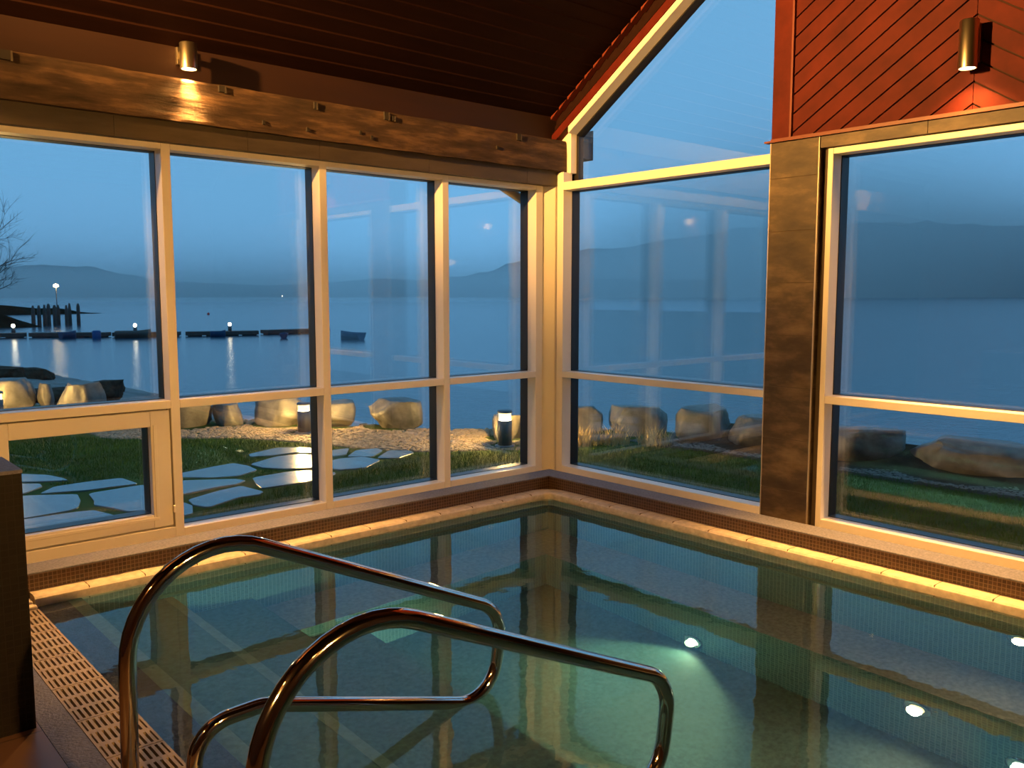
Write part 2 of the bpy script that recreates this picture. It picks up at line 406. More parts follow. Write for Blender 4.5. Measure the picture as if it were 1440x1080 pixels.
for side in (1, -1):
    for k in range(-2, 30):
        # in local u = distance from the chevron seam, boards rise towards the seam
        c0 = 2.408 + pitch_b*(k-12); ul = abs(yL - yC)
        poly = [(0, c0 + sl*ul + gap/2), (0, c0 + sl*ul + pitch_b - gap/2), (ul, c0 + pitch_b - gap/2), (ul, c0 + gap/2)]
        poly = clip(poly, lambda p: p[1] - zP0)
        if len(poly) >= 3: poly = clip(poly, lambda p: (2.80 + SL*2.95 - SL*p[0] - .01) - p[1])
        if len(poly) >= 3:
            poly = [(yC + side*(u + .0015), z) for u, z in poly]
            brd.prism(poly, 0, -.016, .002)
brd.build('chevron_boards', M['red'], wr)
cb = MB()
cb.prism([(-1.853, 2.385), (-1.853, ceil_z(-1.853)-.01), (-1.972, ceil_z(-1.972)-.01), (-1.972, 2.385)], 0, -.024, .002)
cb.prism([(-4.047, 2.385), (-4.047, ceil_z(-4.047)-.01), (-3.928, ceil_z(-3.928)-.01), (-3.928, 2.385)], 0, -.024, .002)
cb.build('corner_board', M['red'], wr)
bt = MB(); bt.prism([(-1.970, 2.392), (-1.970, ceil_z(-1.97)-.01), (-1.982, ceil_z(-1.982)-.01), (-1.982, 2.392)], 0, -.034, -.002)
bt.prism([(-3.93, 2.392), (-3.93, ceil_z(-3.93)-.01), (-3.918, ceil_z(-3.918)-.01), (-3.918, 2.392)], 0, -.034, -.002)
bt.build('batten', M['redtrim'], wr)
lg = MB(); lg.box(-.048, .0, -4.08, -1.82, 2.370, 2.380); lg.box(-.03, 0, -4.05, -1.85, 2.380, 2.392); lg.build('ledge_trim', M['redtrim'], wr)

# ---- rake boards on the right wall above window_5
rk = MB()
def rake_strip(mb, o0, o1, x0, x1, y0=.09, y1=-1.853):
    mb.prism([(y0, rake(y0)+o0), (y0, rake(y0)+o1), (y1, rake(y1)+o1), (y1, rake(y1)+o0)], 0, x0, x1)
rake_strip(rk, .002, .068, -.004, .10); r1 = rk.build('trim_5', M['red'], kind='structure')
rk = MB(); rake_strip(rk, .068, .26, .045, .10); rk.build('recessed_board', M['ceiling'], r1)
rk = MB(); rake_strip(rk, .105, .135, .030, .05); rk.build('middle_batten', M['ceiling'], r1)
# added saw-tooth batten: light on the ceiling board ends put into its red colour
st = MB(); n = 22
for k in range(n):
    ya = .0843 - k*.0843; yb = ya - .0843
    st.prism([(ya, ceil_z(ya)-.026), (ya, ceil_z(ya)), (yb, ceil_z(yb)), (yb, ceil_z(yb)-.008)], 0, -.012, .04)
st.build('lit_tooth_batten', M['redtrim'], r1)

# ---- ceiling: overlapping boards on both slopes, closed roof above
cl = MB()
for sgn in (1, -1):
    k = 0
    while k*.0843 < 2.95:
        u0, u1 = k*.0843, min(2.95, (k+1)*.0843)
        if sgn == 1: A, B = -u0, -u1
        else: A, B = -5.9+u0, -5.9+u1
        za, zb = 2.80 + SL*u0, 2.80 + SL*u1
        pts = [(A, za-.002), (A, za+.03), (B, zb+.03), (B, zb-.012)]
        cl.prism(pts, 0, -5.95, -.012)
        k += 1
cl.build('ceiling', M['ceiling'], kind='structure')
rf = MB()
for sgn in (1, -1):
    f = (lambda u: -u) if sgn == 1 else (lambda u: -5.9+u)
    rf.prism([(f(-.12), 2.80-SL*.12+.05), (f(-.12), 2.80-SL*.12+.25), (f(2.95), 2.80+SL*2.95+.25), (f(2.95), 2.80+SL*2.95+.05)], 0, -6.1, .16)
rf.build('roof', M['gutter'], kind='structure')

# ---- left wall: boarding above the beam, solid stretch, fascia
wl = MB(); wl.box(-5.95, 0.052, .0, .16, 2.30, 2.83); wl.box(-5.95, -3.78, 0, .16, -.05, 2.30)
wl.build('wall_left', M['panel_strip'], kind='structure')
fs = MB()
xs = [-5.9, -4.4, -3.1, -2.395, -1.95, -1.16, -.30, .042]
for a, b in zip(xs[:-1], xs[1:]): fs.box(a+.001, b-.001, -.060, .0, 2.292, 2.42)
fs.build('trim_6', M['fascia'], kind='structure')
# reclaimed timber lintel with notches along its top edge
def beam():
    x0, x1 = -5.9, .052; nx = 300; prof = [(-.100, 2.396), (-.100, 2.41), (-.101, 2.46), (-.1, 2.51), (-.1, 2.56), (-.100, 2.605), (-.094, 2.617), (-.001, 2.617), (-.001, 2.396)]
    vs, fsx = [], []
    for i in range(nx+1):
        x = x0 + (x1-x0)*i/nx
        for j, (y, z) in enumerate(prof):
            dy = dz = 0
            if j < 7:
                q = V((x*2.2, z*9, 3.1)); dy = .006*noise.noise(q) + .0035*noise.noise(q*4)
                dz = .005*noise.noise(V((x*5, j*.3, 9))) if j in (0, 5, 6) else 0
            vs.append((x, y+dy, z+dz))
    m = len(prof)
    for i in range(nx):
        for j in range(m):
            fsx.append((i*m+j, i*m+(j+1) % m, (i+1)*m+(j+1) % m, (i+1)*m+j))
    mb = MB(); mb.add(vs, [f[::-1] for f in fsx], False); mb.f.append(tuple(range(m))); mb.sm.append(False)
    mb.f.append(tuple(range(nx*m, nx*m+m))[::-1]); mb.sm.append(False)
    o = mb.build('timber_beam', M['beam'], kind='structure', label='weathered reclaimed timber beam with notches running above the windows', cat='beam')
    nt = MB(); ni = MB()
    for xc, w_, h_, zc in ((-3.58, .040, .034, 2.592), (-2.555, .026, .026, 2.594), (-1.515, .024, .036, 2.590), (-1.465, .014, .022, 2.582), (-.425, .028, .034, 2.590), (-2.0, .012, .03, 2.585)):
        w_ *= 1.25; h_ *= 1.25; nt.box(xc-w_/2, xc+w_/2, -.114, -.08, zc-h_/2, zc+h_/2)
        ni.box(xc+w_/2, xc+w_/2+.008, -.115, -.09, zc-h_/2-.004, zc+h_/2)
    for xc, zc in ((-1.70, 2.47), (-1.62, 2.45), (-2.32, 2.45), (-2.05, 2.445), (-.62, 2.50)):
        nt.box(xc-.007, xc+.007, -.113, -.09, zc-.012, zc+.010)
    nt.build('notch', M['dark'], o); ni.build('notch_cheek', M['fascia'], o)
    return o
beam()

# ---- unseen walls behind the camera
MB().box(-6.1, -5.95, -6.1, .16, -.05, 4.9).build('wall_rear', M['backwall'], kind='structure')
MB().box(-6.0, .0, -6.1, -5.95, -.05, 2.9).build('wall_near', M['backwall'], kind='structure')

# ================================================================== POOL
DK = .14
XG0, XG1 = -3.842, -3.674     # grating
# deck
fl = MB(); fl.box(-5.95, -3.940, -5.95, -.29, -.10, DK); fl.box(-3.94, -.0, -5.95, -5.60, -.10, DK)
fl.box(-5.95, 0.0, -.29, 0.0, -.10, .02); fl.box(-.30, 0, -5.6, -.29, -.10, .02)
fl.build('floor', M['floortile'], kind='structure')
sb = MB(); sb.box(-3.938, XG0-.004, -5.60, -.45, -.10, DK-.001)
sb.build('trim_7', M['bluestone'], kind='structure')
ch = MB(); ch.box(XG0-.003, XG1+.003, -5.60, -.45, -.10, .085); ch.build('trim_8', M['dark'], kind='structure')
# grating panels
gx = MB(); LG = .300
rows = 9; wbar = (XG1-XG0)/rows
for k in range(rows+1):
    x = XG0 + k*wbar
    hw = .005 if 0 < k < rows else .008
    xx0 = max(XG0, x-hw); xx1 = min(XG1, x+hw)
    gx.box(xx0, xx1, 0, LG-.004, .104, .136)
for j in range(4):
    y = j*LG/3
    gx.box(XG0, XG1, max(0, y-.012), min(LG-.004, y+.012), .106, .1355)
g0 = None; ng = int((5.60-.60)/LG)
for i in range(ng):
    y = -.60 - LG*(i+1)
    if y < -3.2: break
    if g0 is None:
        g0 = gx.build('drain_grating', M['grate'], label='beige slotted drain grating panel along the pool edge', cat='drain grating', group='drain grating panels beside the pool')
        g0.location = (0, y, 0)
    else:
        c = g0.copy(); C.objects.link(c); c.location = (0, y, 0)
end = MB(); end.box(XG0, XG1-.002, -.598, -.555, .09, .150); end.box(XG0, XG1-.01, -.553, -.453, .09, .160)
end.build('trim_9', M['coping'], kind='structure', bevel=.008)

# upstand with mosaic face, ledge, bullnose coping (left wall side + right wall side)
YU, YUB = -.45, -.29
up = MB(); up.box(-4.2, YU, YU, YUB, -.10, .250); up.box(YU, YUB, -5.60, YUB, -.10, .250)
up.build('trim_10', M['brownmosaic'], kind='structure', label='brown mosaic upstand between pool coping and window ledge')
lg = MB(); lg.box(-4.2, YU, YU-.004, YUB, .250, .258); lg.box(YU-.004, YUB, -5.60, YUB, .250, .258)
lg.build('trim_11', M['ledge'], kind='structure', bevel=.003, label='grey pebbled ledge on top of the brown mosaic upstand')
# coping: bullnose profile swept round the corner
prof = [(0, .05), (0, .176), (.074, .176), (.089, .173), (.098, .165), (.101, .154), (.101, .138), (.098, .120), (.090, .112), (.070, .05)]
def coping(x_from, y_to):
    vs, fsx = [], []; rad = .05; st = []
    # path of the back edge: along y = YU from x_from to corner, rounded, then along x = YU to y_to ; outward normal points into the pool
    st.append(((x_from, YU), (0, -1)))
    st.append(((YU-.16, YU), (0, -1)))
    for k in range(7):
        a = PI/2*k/6
        nx_, ny_ = -math.sin(a), -math.cos(a)
        st.append(((YU, YU), (nx_*1.0, ny_*1.0, 'c')))
    st.append(((YU, YU-.16), (-1, 0)))
    st.append(((YU, y_to), (-1, 0)))
    m = len(prof)
    for (p, n_) in st:
        for d, z in prof:
            if len(n_) == 3:
                # concave corner: fillet of radius rad about the inner point
                cx, cy = YU-.16, YU-.16; r = .16 - d
                vs.append((cx - n_[0]*r, cy - n_[1]*r, z)) if r > 0 else vs.append((cx, cy, z))
            else: vs.append((p[0]+n_[0]*d, p[1]+n_[1]*d, z))
    # fillet order: angle runs from +y side to +x side
    for i in range(len(st)-1):
        for j in range(m):
            fsx.append((i*m+j, (i+1)*m+j, (i+1)*m+(j+1) % m, i*m+(j+1) % m))
    mb = MB(); mb.add(vs, fsx, True); mb.f.append(tuple(range(m))); mb.sm.append(False); mb.f.append(tuple(range(len(vs)-m, len(vs)))[::-1]); mb.sm.append(False); return mb
cpm = coping(-3.676, -5.60).build('trim_12', M['coping'], kind='structure', label='pale sandstone bullnose coping edging the pool')
es_ = cpm.modifiers.new('Edge', 'EDGE_SPLIT'); es_.split_angle = math.radians(22)
# joints and chips in the coping
jn = MB()
def joint_left(x): jn.box(x-.0015, x+.0015, YU-.096, YU, .10, .1768)
def joint_right(y): jn.box(YU-.096, YU, y-.0015, y+.0015, .10, .1768)
x = -3.45
while x < -.7: joint_left(x); x += .25
y = -.85
while y > -5.5: joint_right(y); y -= .25
jn.build('coping_joint', M['copingjoint'], cpm)
cu = MB(); cu.lathe([(.001, 0), (.022, .0005), (.026, .001), (.018, .0025), (.004, .003)], (-3.075, YU-.045, .1758), 14); cu.build('coping_stain', M['copingjoint'], cpm)

# basin
XW, YWl = -.53, -.53      # water-side faces of the far walls
ZBn, ZF = -.63, -1.12
bs = MB()
bs.box(XW, -.45, -5.60, -.45, -1.3, .12); bs.box(-3.68, XW, YWl, -.45, -1.3, .12)      # far walls
bs.box(-.90, XW, -5.60, YWl, -1.3, ZBn); bs.box(-3.68, -.90, -.90, YWl, -1.3, ZBn)      # bench fronts
bs.box(-3.68, -.45, -5.7, -5.60, -1.3, .12)
steps = [(-3.674, -3.490, .118), (-3.490, -3.075, -.17), (-3.075, -2.66, -.47), (-2.66, -2.26, -.79)]
for a, b, z in steps: bs.box(a, b, -5.60, -.90 if z < ZBn else YWl, -1.3, z)
basin = bs.build('pool_basin', M['poolmosaic'], kind='structure')
ft = MB(); t = .004
bn = MB(); bn.box(-.90, XW, -5.60, -.90, ZBn, ZBn+t); bn.box(-3.30, XW, -.90, YWl, ZBn, ZBn+t); bn.build('bench_seat', M['bench'], basin)
ft.box(-2.26, -.90, -5.60, -.90, -1.3, ZF)
for a, b, z in steps[1:]: ft.box(a, b, -5.60, -.90 if z < ZBn else YWl, z, z+t)
ft.build('pool_floor', M['poolfloor'], basin)
MB().box(-3.674, -3.490, -5.60, YWl, .118, .122).build('overflow_rim', M['bluestone'], basin)
ns = MB()
for (a, b, z), w_ in zip(steps[:2], (.055, .04)): ns.box(b-w_, b+.003, -5.60, -.90 if z < ZBn else YWl, z+t, z+1.5*t)
ns.box(XW-.004, XW, -5.60, YWl, -.145, -.105); ns.box(-3.30, XW, YWl-.004, YWl, -.145, -.105)
ns.build('nosing', M['nosing'], basin)
wt = MB()
nx_, ny_ = 2, 2
wt.add([(-3.674, -5.60, ZW), (-.46, -5.60, ZW), (-.46, -.46, ZW), (-3.674, -.46, ZW)], [(0, 1, 2, 3)])
wt.build('pool_water', M['pool'], kind='stuff', label='still teal pool water mirroring the window frames', cat='water')

# underwater lamps
def pool_light(x, y, z, label, lens, nrm_x=-1):
    e = empty('pool_light', (x, y, z), label=label, cat='pool light', group='underwater lights in the pool wall')
    MB().lathe([(.075, -.02), (.075, .010), (.068, .016), (.050, .017), (.050, -.02)][::-1], (x, y, z), 24, 'x').build('housing_ring', M['steel'], e) if False else None
    r = MB(); seg = 24; vs = []; fs_ = []
    for rr, h in ((.060, 0), (.060, -.012), (.046, -.016), (.032, -.012), (.032, 0)):
        for k in range(seg): vs.append((x+h, y+rr*math.cos(2*PI*k/seg), z+rr*math.sin(2*PI*k/seg)))
    for i in range(4):
        for k in range(seg): fs_.append((i*seg+k, i*seg+(k+1) % seg, (i+1)*seg+(k+1) % seg, (i+1)*seg+k))
    r.add(vs, fs_, True); r.build('housing_ring', M['steel'], e)
    MB().lathe([(.001, -.014), (.016, -.0125), (.028, -.008), (.032, 0)], (x, y, z), 24, 'x').build('lens', lens, e)
    return e
pool_light(-.90, -2.03, -1.035, 'round white underwater light glowing greenish below the middle of the pool wall', M['poollens'])
pool_light(-.90, -3.61, -.95, 'round white underwater light at the lower right corner of the picture', M['poollens'])
pool_light(-.90, -3.20, -.80, 'round warm yellow underwater light with a soft halo right of the pillar reflection', M['warmpoollens'])
pool_light(XW, -3.47, -.17, 'warm underwater light high on the wall at the right picture edge', M['warmpoollens'])

# ---- low mosaic wall at the left edge
hw = MB(); hw.box(-5.2, -3.950, -1.767, -1.490, DK, .957)
h = hw.build('half_wall', M['darkmosaic'], kind='structure', label='dark mosaic half wall with grey top at the left picture edge', cat='wall')
MB().box(-5.2, -3.948, -1.769, -1.488, .957, .968).build('sky_tinted_capping', M['bluestone'], h)  # top face: the sky's blue reflection is put into its colour

# ---- handrails
def smooth_path(pts, rads, n=10):
    P = [V(p) for p in pts]; out = [P[0]]
    for i in range(1, len(P)-1):
        a = (P[i-1]-P[i]); b = (P[i+1]-P[i]); la, lb = a.length, b.length; a.normalize(); b.normalize()
        ang = a.angle(b); d = min(rads[i]/math.tan(ang/2), la*.5 if i > 1 else la*.98, lb*.5 if i < len(P)-2 else lb*.98)
        r = d*math.tan(ang/2); c = P[i] + (a+b).normalized()*(r/math.sin(ang/2))
        s0, s1 = P[i]+a*d, P[i]+b*d; u, w_ = (s0-c), (s1-c); tot = u.angle(w_); ax = u.cross(w_).normalized()
        for k in range(n+1): out.append(c + Matrix.Rotation(tot*k/n, 3, ax) @ u)
    out.append(P[-1]); return out
def handrail(y, label):
    e = empty('handrail', (-3.885, y, DK), label=label, cat='handrail', group='polished steel handrails at the pool steps')
    pts = [(-3.893, y, DK), (-3.876, y, .975), (-3.30, y, .700)]
    path = smooth_path([(-3.897, y, DK), (-3.880, y, .970), (-2.640, y, .4085), (-2.690, y, .085), (-3.53, y, .350), (-3.725, y, .345), (-3.735, y, DK)],
                       [0, .26, .135, .13, .17, .17, 0], 14)
    MB().tube(path, .0218, 20).build('rail_tube', M['steel'], e)
    for xx in (-3.897, -3.735):
        MB().lathe([(.046, 0), (.046, .008), (.040, .014), (.024, .016), (.024, .022)], (xx, y, DK-.001), 24).build('floor_flange', M['steel'], e)
    return e
handrail(-2.50, 'polished steel handrail loop nearer the windows')
handrail(-3.236, 'polished steel handrail loop in front, nearer the viewer')

# ---- wall lamps
def wall_lamp(x, y, zb, zt, axis, label):
    e = empty('wall_lamp', (x, y, zb), label=label, cat='wall lamp', group='brushed metal cylinder wall lamps')
    r = .0435
    b = MB(); seg = 32; vs = []; fs_ = []
    for rr, h in ((r-.006, zb+.012), (r-.006, zb), (r, zb), (r, zt-.003), (r-.003, zt), (.001, zt)):
        for k in range(seg): vs.append((x+rr*math.cos(2*PI*k/seg), y+rr*math.sin(2*PI*k/seg), h))
    for i in range(5):
        for k in range(seg): fs_.append((i*seg+k, i*seg+(k+1) % seg, (i+1)*seg+(k+1) % seg, (i+1)*seg+k))
    b.add(vs, fs_, True); o = b.build('lamp_body', M['nickel'], e)
    m = o.modifiers.new('Edge', 'EDGE_SPLIT'); m.split_angle = .9
    MB().lathe([(r-.007, 0), (r-.007, .004)], (x, y, zb+.006), 28).build('lens', M['lens'], e)
    k = MB()
    if axis == 'y': k.box(x-.030, x+.030, -.030, -.001, zb+.035, zt-.006); k.box(x-.012, x+.012, y+.035, -.02, zb+.07, zb+.10)
    else: k.box(-.046, -.017, y-.030, y+.030, zb+.035, zt-.006); k.box(x+.035, -.04, y-.012, y+.012, zb+.07, zb+.10)
    k.build('mounting_bracket', M['nickel'], e, bevel=.003)
    return e
wall_lamp(-2.727, -.105, 2.668, 2.800, 'y', 'brushed metal cylinder wall lamp lit above the timber beam')
wall_lamp(-.100, -2.950, 2.572, 2.795, 'x', 'brushed metal cylinder wall lamp lit on the red chevron boards')

# ================================================================== OUTSIDE
shore_in = [(3.6, -40), (3.35, -12), (3.3, -2), (3.2, .4), (3.0, 1.5), (2.5, 2.3), (1.75, 2.75), (1.25, 3.1), (.95, 3.9), (.35, 5.0), (-.5, 5.6), (-1.1, 7), (-1.6, 9), (-2.2, 12), (-4, 20), (-9, 34), (-20, 60), (-50, 90)]
shore_out = [(9, -40), (8.5, -12), (8.2, -2), (8.2, 4), (8.3, 10), (8.6, 20), (9.1, 30), (9.5, 36), (9.2, 40), (8.2, 52), (7.0, 60), (3, 72), (-6, 84), (-22, 96), (-60, 110)]
def dist_poly(p, pl):
    best = 1e9
    for a, b in zip(pl[:-1], pl[1:]):
        ax, ay = a; bx, by = b; dx, dy = bx-ax, by-ay
        t = max(0, min(1, ((p[0]-ax)*dx+(p[1]-ay)*dy)/(dx*dx+dy*dy)))
        d = math.hypot(p[0]-ax-t*dx, p[1]-ay-t*dy)
        cr = dx*(p[1]-ay)-dy*(p[0]-ax)
        if d < best: best = d; sg = 1 if cr < 0 else -1     # right of the direction of travel = lake side
    return best*sg
def ground_z(x, y):
    d = dist_poly((x, y), shore_in)
    if d <= 0: return -.002 if d < -.2 else -.002
    e = dist_poly((x, y), shore_out)
    if e >= 0: return -3.0 - min(2, e*.3)
    t = d/(d - e)
    return -3.0*(t**.75) + .10*noise.noise(V((x*.9, y*.9, 1)))*min(1, d) + .05*noise.noise(V((x*2.7, y*2.7, 4)))*min(1, d)
def axis_pts(lo, hi, core0, core1, fine, coarse):
    out = []; v = lo
    while v < hi:
        out.append(v); v += fine if core0 <= v <= core1 else coarse
    out.append(hi); return out
xs = axis_pts(-60, 14, -5, 9.5, .3, 1.2); ys = axis_pts(-30, 112, -6, 12, .3, 1.2)
idx = {}; vs = []; fsx = []
def inside_room(x, y): return -6.2 < x < .10 and -6.2 < y < .10
for i, x in enumerate(xs):
    for j, y in enumerate(ys):
        idx[i, j] = len(vs); vs.append((x, y, -.45 if inside_room(x, y) and x < -.2 and y < -.2 else ground_z(x, y)))
holes = MB(); lawnf = []; beachf = []
for i in range(len(xs)-1):
    for j in range(len(ys)-1):
        q = (idx[i, j], idx[i+1, j], idx[i+1, j+1], idx[i, j+1]); cx, cy = (xs[i]+xs[i+1])/2, (ys[j]+ys[j+1])/2
        if -5.9 < cx < -.1 and -5.9 < cy < -.1: continue
        (lawnf if dist_poly((cx, cy), shore_in) < .15 else beachf).append(q)
g = MB(); g.add(vs, lawnf, True); g.build('ground', M['soil'], kind='structure')
g = MB(); g.add(vs, beachf, True); g.build('shore', M['beach'], kind='structure', label='dark stony shore sloping down to the lake', cat='shore')
lk = MB(); lk.add([(-60, -400, -3), (4000, -400, -3), (4000, 4000, -3), (-400, 4000, -3), (-60, 60, -3)], [(0, 1, 2, 3, 4)])
lk.build('lake', M['lake'], kind='structure', label='calm blue lake reaching to the misty hills', cat='lake')

# hills on the far shore: polar ridge with real depth
prof_h = [(150, .9), (110, 1.3), (92, 1.2), (85.3, 1.25), (78.85, 1.5), (76.7, 1.7), (74.5, 1.62), (72.2, 1.15), (70.3, .86), (67.4, .72), (64, .58), (61.4, .72), (57.8, 1.02), (54.2, .95), (52.3, 1.1), (50.5, 1.45), (48.6, 2.0), (47.5, 2.4), (44.5, 2.75), (41.7, 3.05), (38.1, 3.55), (33.7, 4.0), (29.5, 4.2), (25.5, 4.25), (21.7, 4.05), (18.5, 3.7), (10, 2.9), (-10, 2.6), (-40, 2.0)]
def hprof(a):
    for (a0, h0), (a1, h1) in zip(prof_h[:-1], prof_h[1:]):
        if a0 >= a >= a1:
            t = (a0-a)/(a0-a1); t = t*t*(3-2*t); return h0+(h1-h0)*t
    return 1
cx, cy = -4.56, -4.73; vs = []; fsx = []; na = 420; R0, RC, R1 = 1750, 2300, 2900; radii = [1700, 1750, 1850, 1950, 2050, 2150, 2250, 2300, 2400, 2600, 2900]
for i in range(na+1):
    a = 145 - 185*i/na; ar = math.radians(a); hh = math.tan(math.radians(hprof(a)))*2300 + 4.5
    for k, r in enumerate(radii):
        t = max(0, (r-1750)/(2300-1750)); s = math.sin(min(t, 1)*PI/2)**1.0 if t <= 1 else max(0, 1-(r-2300)/600)
        z = -3.5 + hh*s*(1 + .10*noise.noise(V((a*.35, r*.004, 2))) + .05*noise.noise(V((a*1.3, r*.01, 7))))
        if k == 0: z = -8
        vs.append((cx+r*math.cos(ar), cy+r*math.sin(ar), z))
m = len(radii)
for i in range(na):
    for k in range(m-1): fsx.append((i*m+k, i*m+k+1, (i+1)*m+k+1, (i+1)*m+k))
hl = MB(); hl.add(vs, [f[::-1] for f in fsx], True); hl.build('hills', M['hill'], kind='structure', label='dark wooded hills across the lake fading into mist', cat='hills')

# low mist over the lake in front of the hills
def mist():
    m_, nt, out = new('lake_mist'); L = nt.links.new
    v = N(nt, 'ShaderNodeVolumeScatter', Anisotropy=0.0); v.inputs[0].default_value = (.97, .985, 1, 1)
    g = N(nt, 'ShaderNodeNewGeometry'); sx = N(nt, 'ShaderNodeSeparateXYZ'); L(g.outputs['Position'], sx.inputs[0])
    def math_(op, a, b=None):
        n_ = N(nt, 'ShaderNodeMath', operation=op)
        for k, q in enumerate((a, b)):
            if q is None: continue
            if isinstance(q, (int, float)): n_.inputs[k].default_value = q
            else: L(q, n_.inputs[k])
        return n_.outputs[0]
    ratio = math_('DIVIDE', sx.outputs[0], math_('ADD', sx.outputs[0], sx.outputs[1]))
    def mrange(val, a, b, c, d):
        n_ = N(nt, 'ShaderNodeMapRange'); n_.interpolation_type = 'SMOOTHSTEP'
        L(val, n_.inputs['Value'])
        for nm, q in (('From Min', a), ('From Max', b), ('To Min', c), ('To Max', d)): n_.inputs[nm].default_value = q
        return n_.outputs[0]
    top = mrange(ratio, .44, .66, 62, 240)
    h = math_('DIVIDE', sx.outputs[2], top)
    d = math_('MULTIPLY', mrange(h, .35, 1.0, 1.0, 0.0), mrange(ratio, .44, .62, .0013, .0026))
    L(d, v.inputs['Density']); L(v.outputs[0], out.inputs['Volume'])
    return MB().box(-900, 3000, 420, 3000, -2.9, 245).build('mist', m_, kind='stuff', label='thin evening mist hanging over the far lake and hills', cat='mist')
mist()

# ---- rocks
def boulder(name, c, size, rz, seed, label, cat='boulder', group=None, mat=None, flat=.8):
    import bmesh
    bm = bmesh.new(); bmesh.ops.create_icosphere(bm, subdivisions=4, radius=1)
    off = V((seed*3.17, seed*1.31, seed*.77)); rnd = random.Random(seed)
    planes = []
    for _ in range(9):
        n_ = V((rnd.uniform(-1, 1), rnd.uniform(-1, 1), rnd.uniform(-.5, .6))).normalized(); planes.append((n_, rnd.uniform(.68, .92)))
    planes.append((V((rnd.uniform(-.1, .1), rnd.uniform(-.1, .1), 1)).normalized(), flat))
    for v in bm.verts:
        p = v.co.normalized()
        q = V([math.copysign(abs(k)**.50, k) for k in p]); 
        for n_, d in planes:
            t = q.dot(n_)
            if t > d: q -= n_*(t-d)*.92
        q *= 1 + .07*noise.noise(p*2.2+off) + .03*noise.noise(p*6+off) + .012*noise.noise(p*15+off)
        v.co = V((q.x*size[0]/2, q.y*size[1]/2, q.z*size[2]/2))
    me = bpy.data.meshes.new(name); bm.to_mesh(me); bm.free(); me.materials.append(mat or M['rock'])
    for p in me.polygons: p.use_smooth = True
    zmin = min(v.co.z for v in me.vertices)
    o = bpy.data.objects.new(name, me); C.objects.link(o); o.location = (c[0], c[1], c[2]-zmin-.03); o.rotation_euler = (0, 0, rz)
    return props(o, label=label, cat=cat, group=group)
WALLG = 'boulders along the lawn edge'
# (centre x, y, width along the edge, depth, height, rotation, label)
rocks = [
 ((2.98, -.91, -.02), (.50, .80, .46), .05, 'large grey flat-topped boulder beside the stone pillar in the wide window'),
 ((3.08, -1.84, -.02), (.50, .94, .45), .02, 'long pale flat-topped boulder in the middle of the wide lakeside window'),
 ((3.12, -2.69, -.02), (.55, .70, .42), -.05, 'grey boulder at the right edge of the wide lakeside window'),
 ((2.99, .02, -.02), (.55, .85, .47), .1, 'broad flat boulder just before the pillar, reaching its left edge'),
 ((2.94, .70, -.02), (.50, .56, .50), .25, 'dark slab-topped boulder second from the stone pillar'),
 ((2.60, 1.36, -.02), (.42, .60, .47), .55, 'dark upright boulder behind the dry grass clumps'),
 ((2.24, 1.84, -.02), (.36, .46, .44), .7, 'dark boulder at the left edge of the tall gable window'),
 ((1.75, 1.98, -.02), (.46, .42, .42), .3, 'brightly lit boulder right behind the bollard nearest the corner'),
 ((1.38, 2.12, -.02), (.36, .34, .34), .8, 'small lit rounded boulder left behind the bollard nearest the corner'),
 ((.98, 3.60, -.02), (.62, .50, .42), -.55, 'big blue-grey slab boulder standing against the lake beside the gap'),
 ((.48, 4.08, -.02), (.48, .40, .36), -.5, 'amber lit boulder just right of the tall bollard'),
 ((.10, 4.62, -.02), (.62, .45, .40), -.45, 'glowing yellow boulder directly behind and left of the tall bollard'),
 ((-.40, 4.98, -.02), (.34, .30, .34), -.3, 'brown boulder between two dark rocks left of the tall bollard'),
 ((-.82, 5.20, -.02), (.60, .42, .42), -.3, 'dark boulder beside the first window mullion below the midrail'),
 ((-1.35, 7.30, -.02), (.50, .60, .50), .1, 'dark rock mass right of the glowing pair of boulders'),
 ((-1.62, 7.95, -.02), (.22, .30, .44), .2, 'narrow glowing boulder, right one of the brightly lit pair'),
 ((-1.98, 8.10, -.02), (.56, .44, .54), .25, 'large glowing boulder beside the bollard at the left picture edge'),
]
for i, (c, s, rz, lb) in enumerate(rocks):
    boulder('boulder', c, (s[0], s[1]*1.04, s[2]*(.86 if i < 7 else 1.0)), rz, 11+i, lb, group=WALLG, flat=.72)
# rocks on the stony shore further out
for i, (x, y, s) in enumerate([(2.6, 26, 1.2), (5.2, 30, 1.6), (6.4, 33.5, 1.1), (7.6, 36, .9), (4.2, 40, 1.5), (6.3, 44, 1.3)]):
    boulder('shore_rock', (x, y, ground_z(x, y)-.1), (s*1.6, s*1.2, s*.55), .4*i, 60+i,
            ['dark rock low on the shore behind the glowing boulders', 'dark rock on the shore above the window midrail', 'small dark shore rock close to the waterline', 'outermost shore rock at the waterline before the mullion', 'dark weed-covered rock high on the far shore', 'dark rock on the far shore below the pontoon'][i], 'rock', 'rocks on the stony shore', mat=M['earth'])

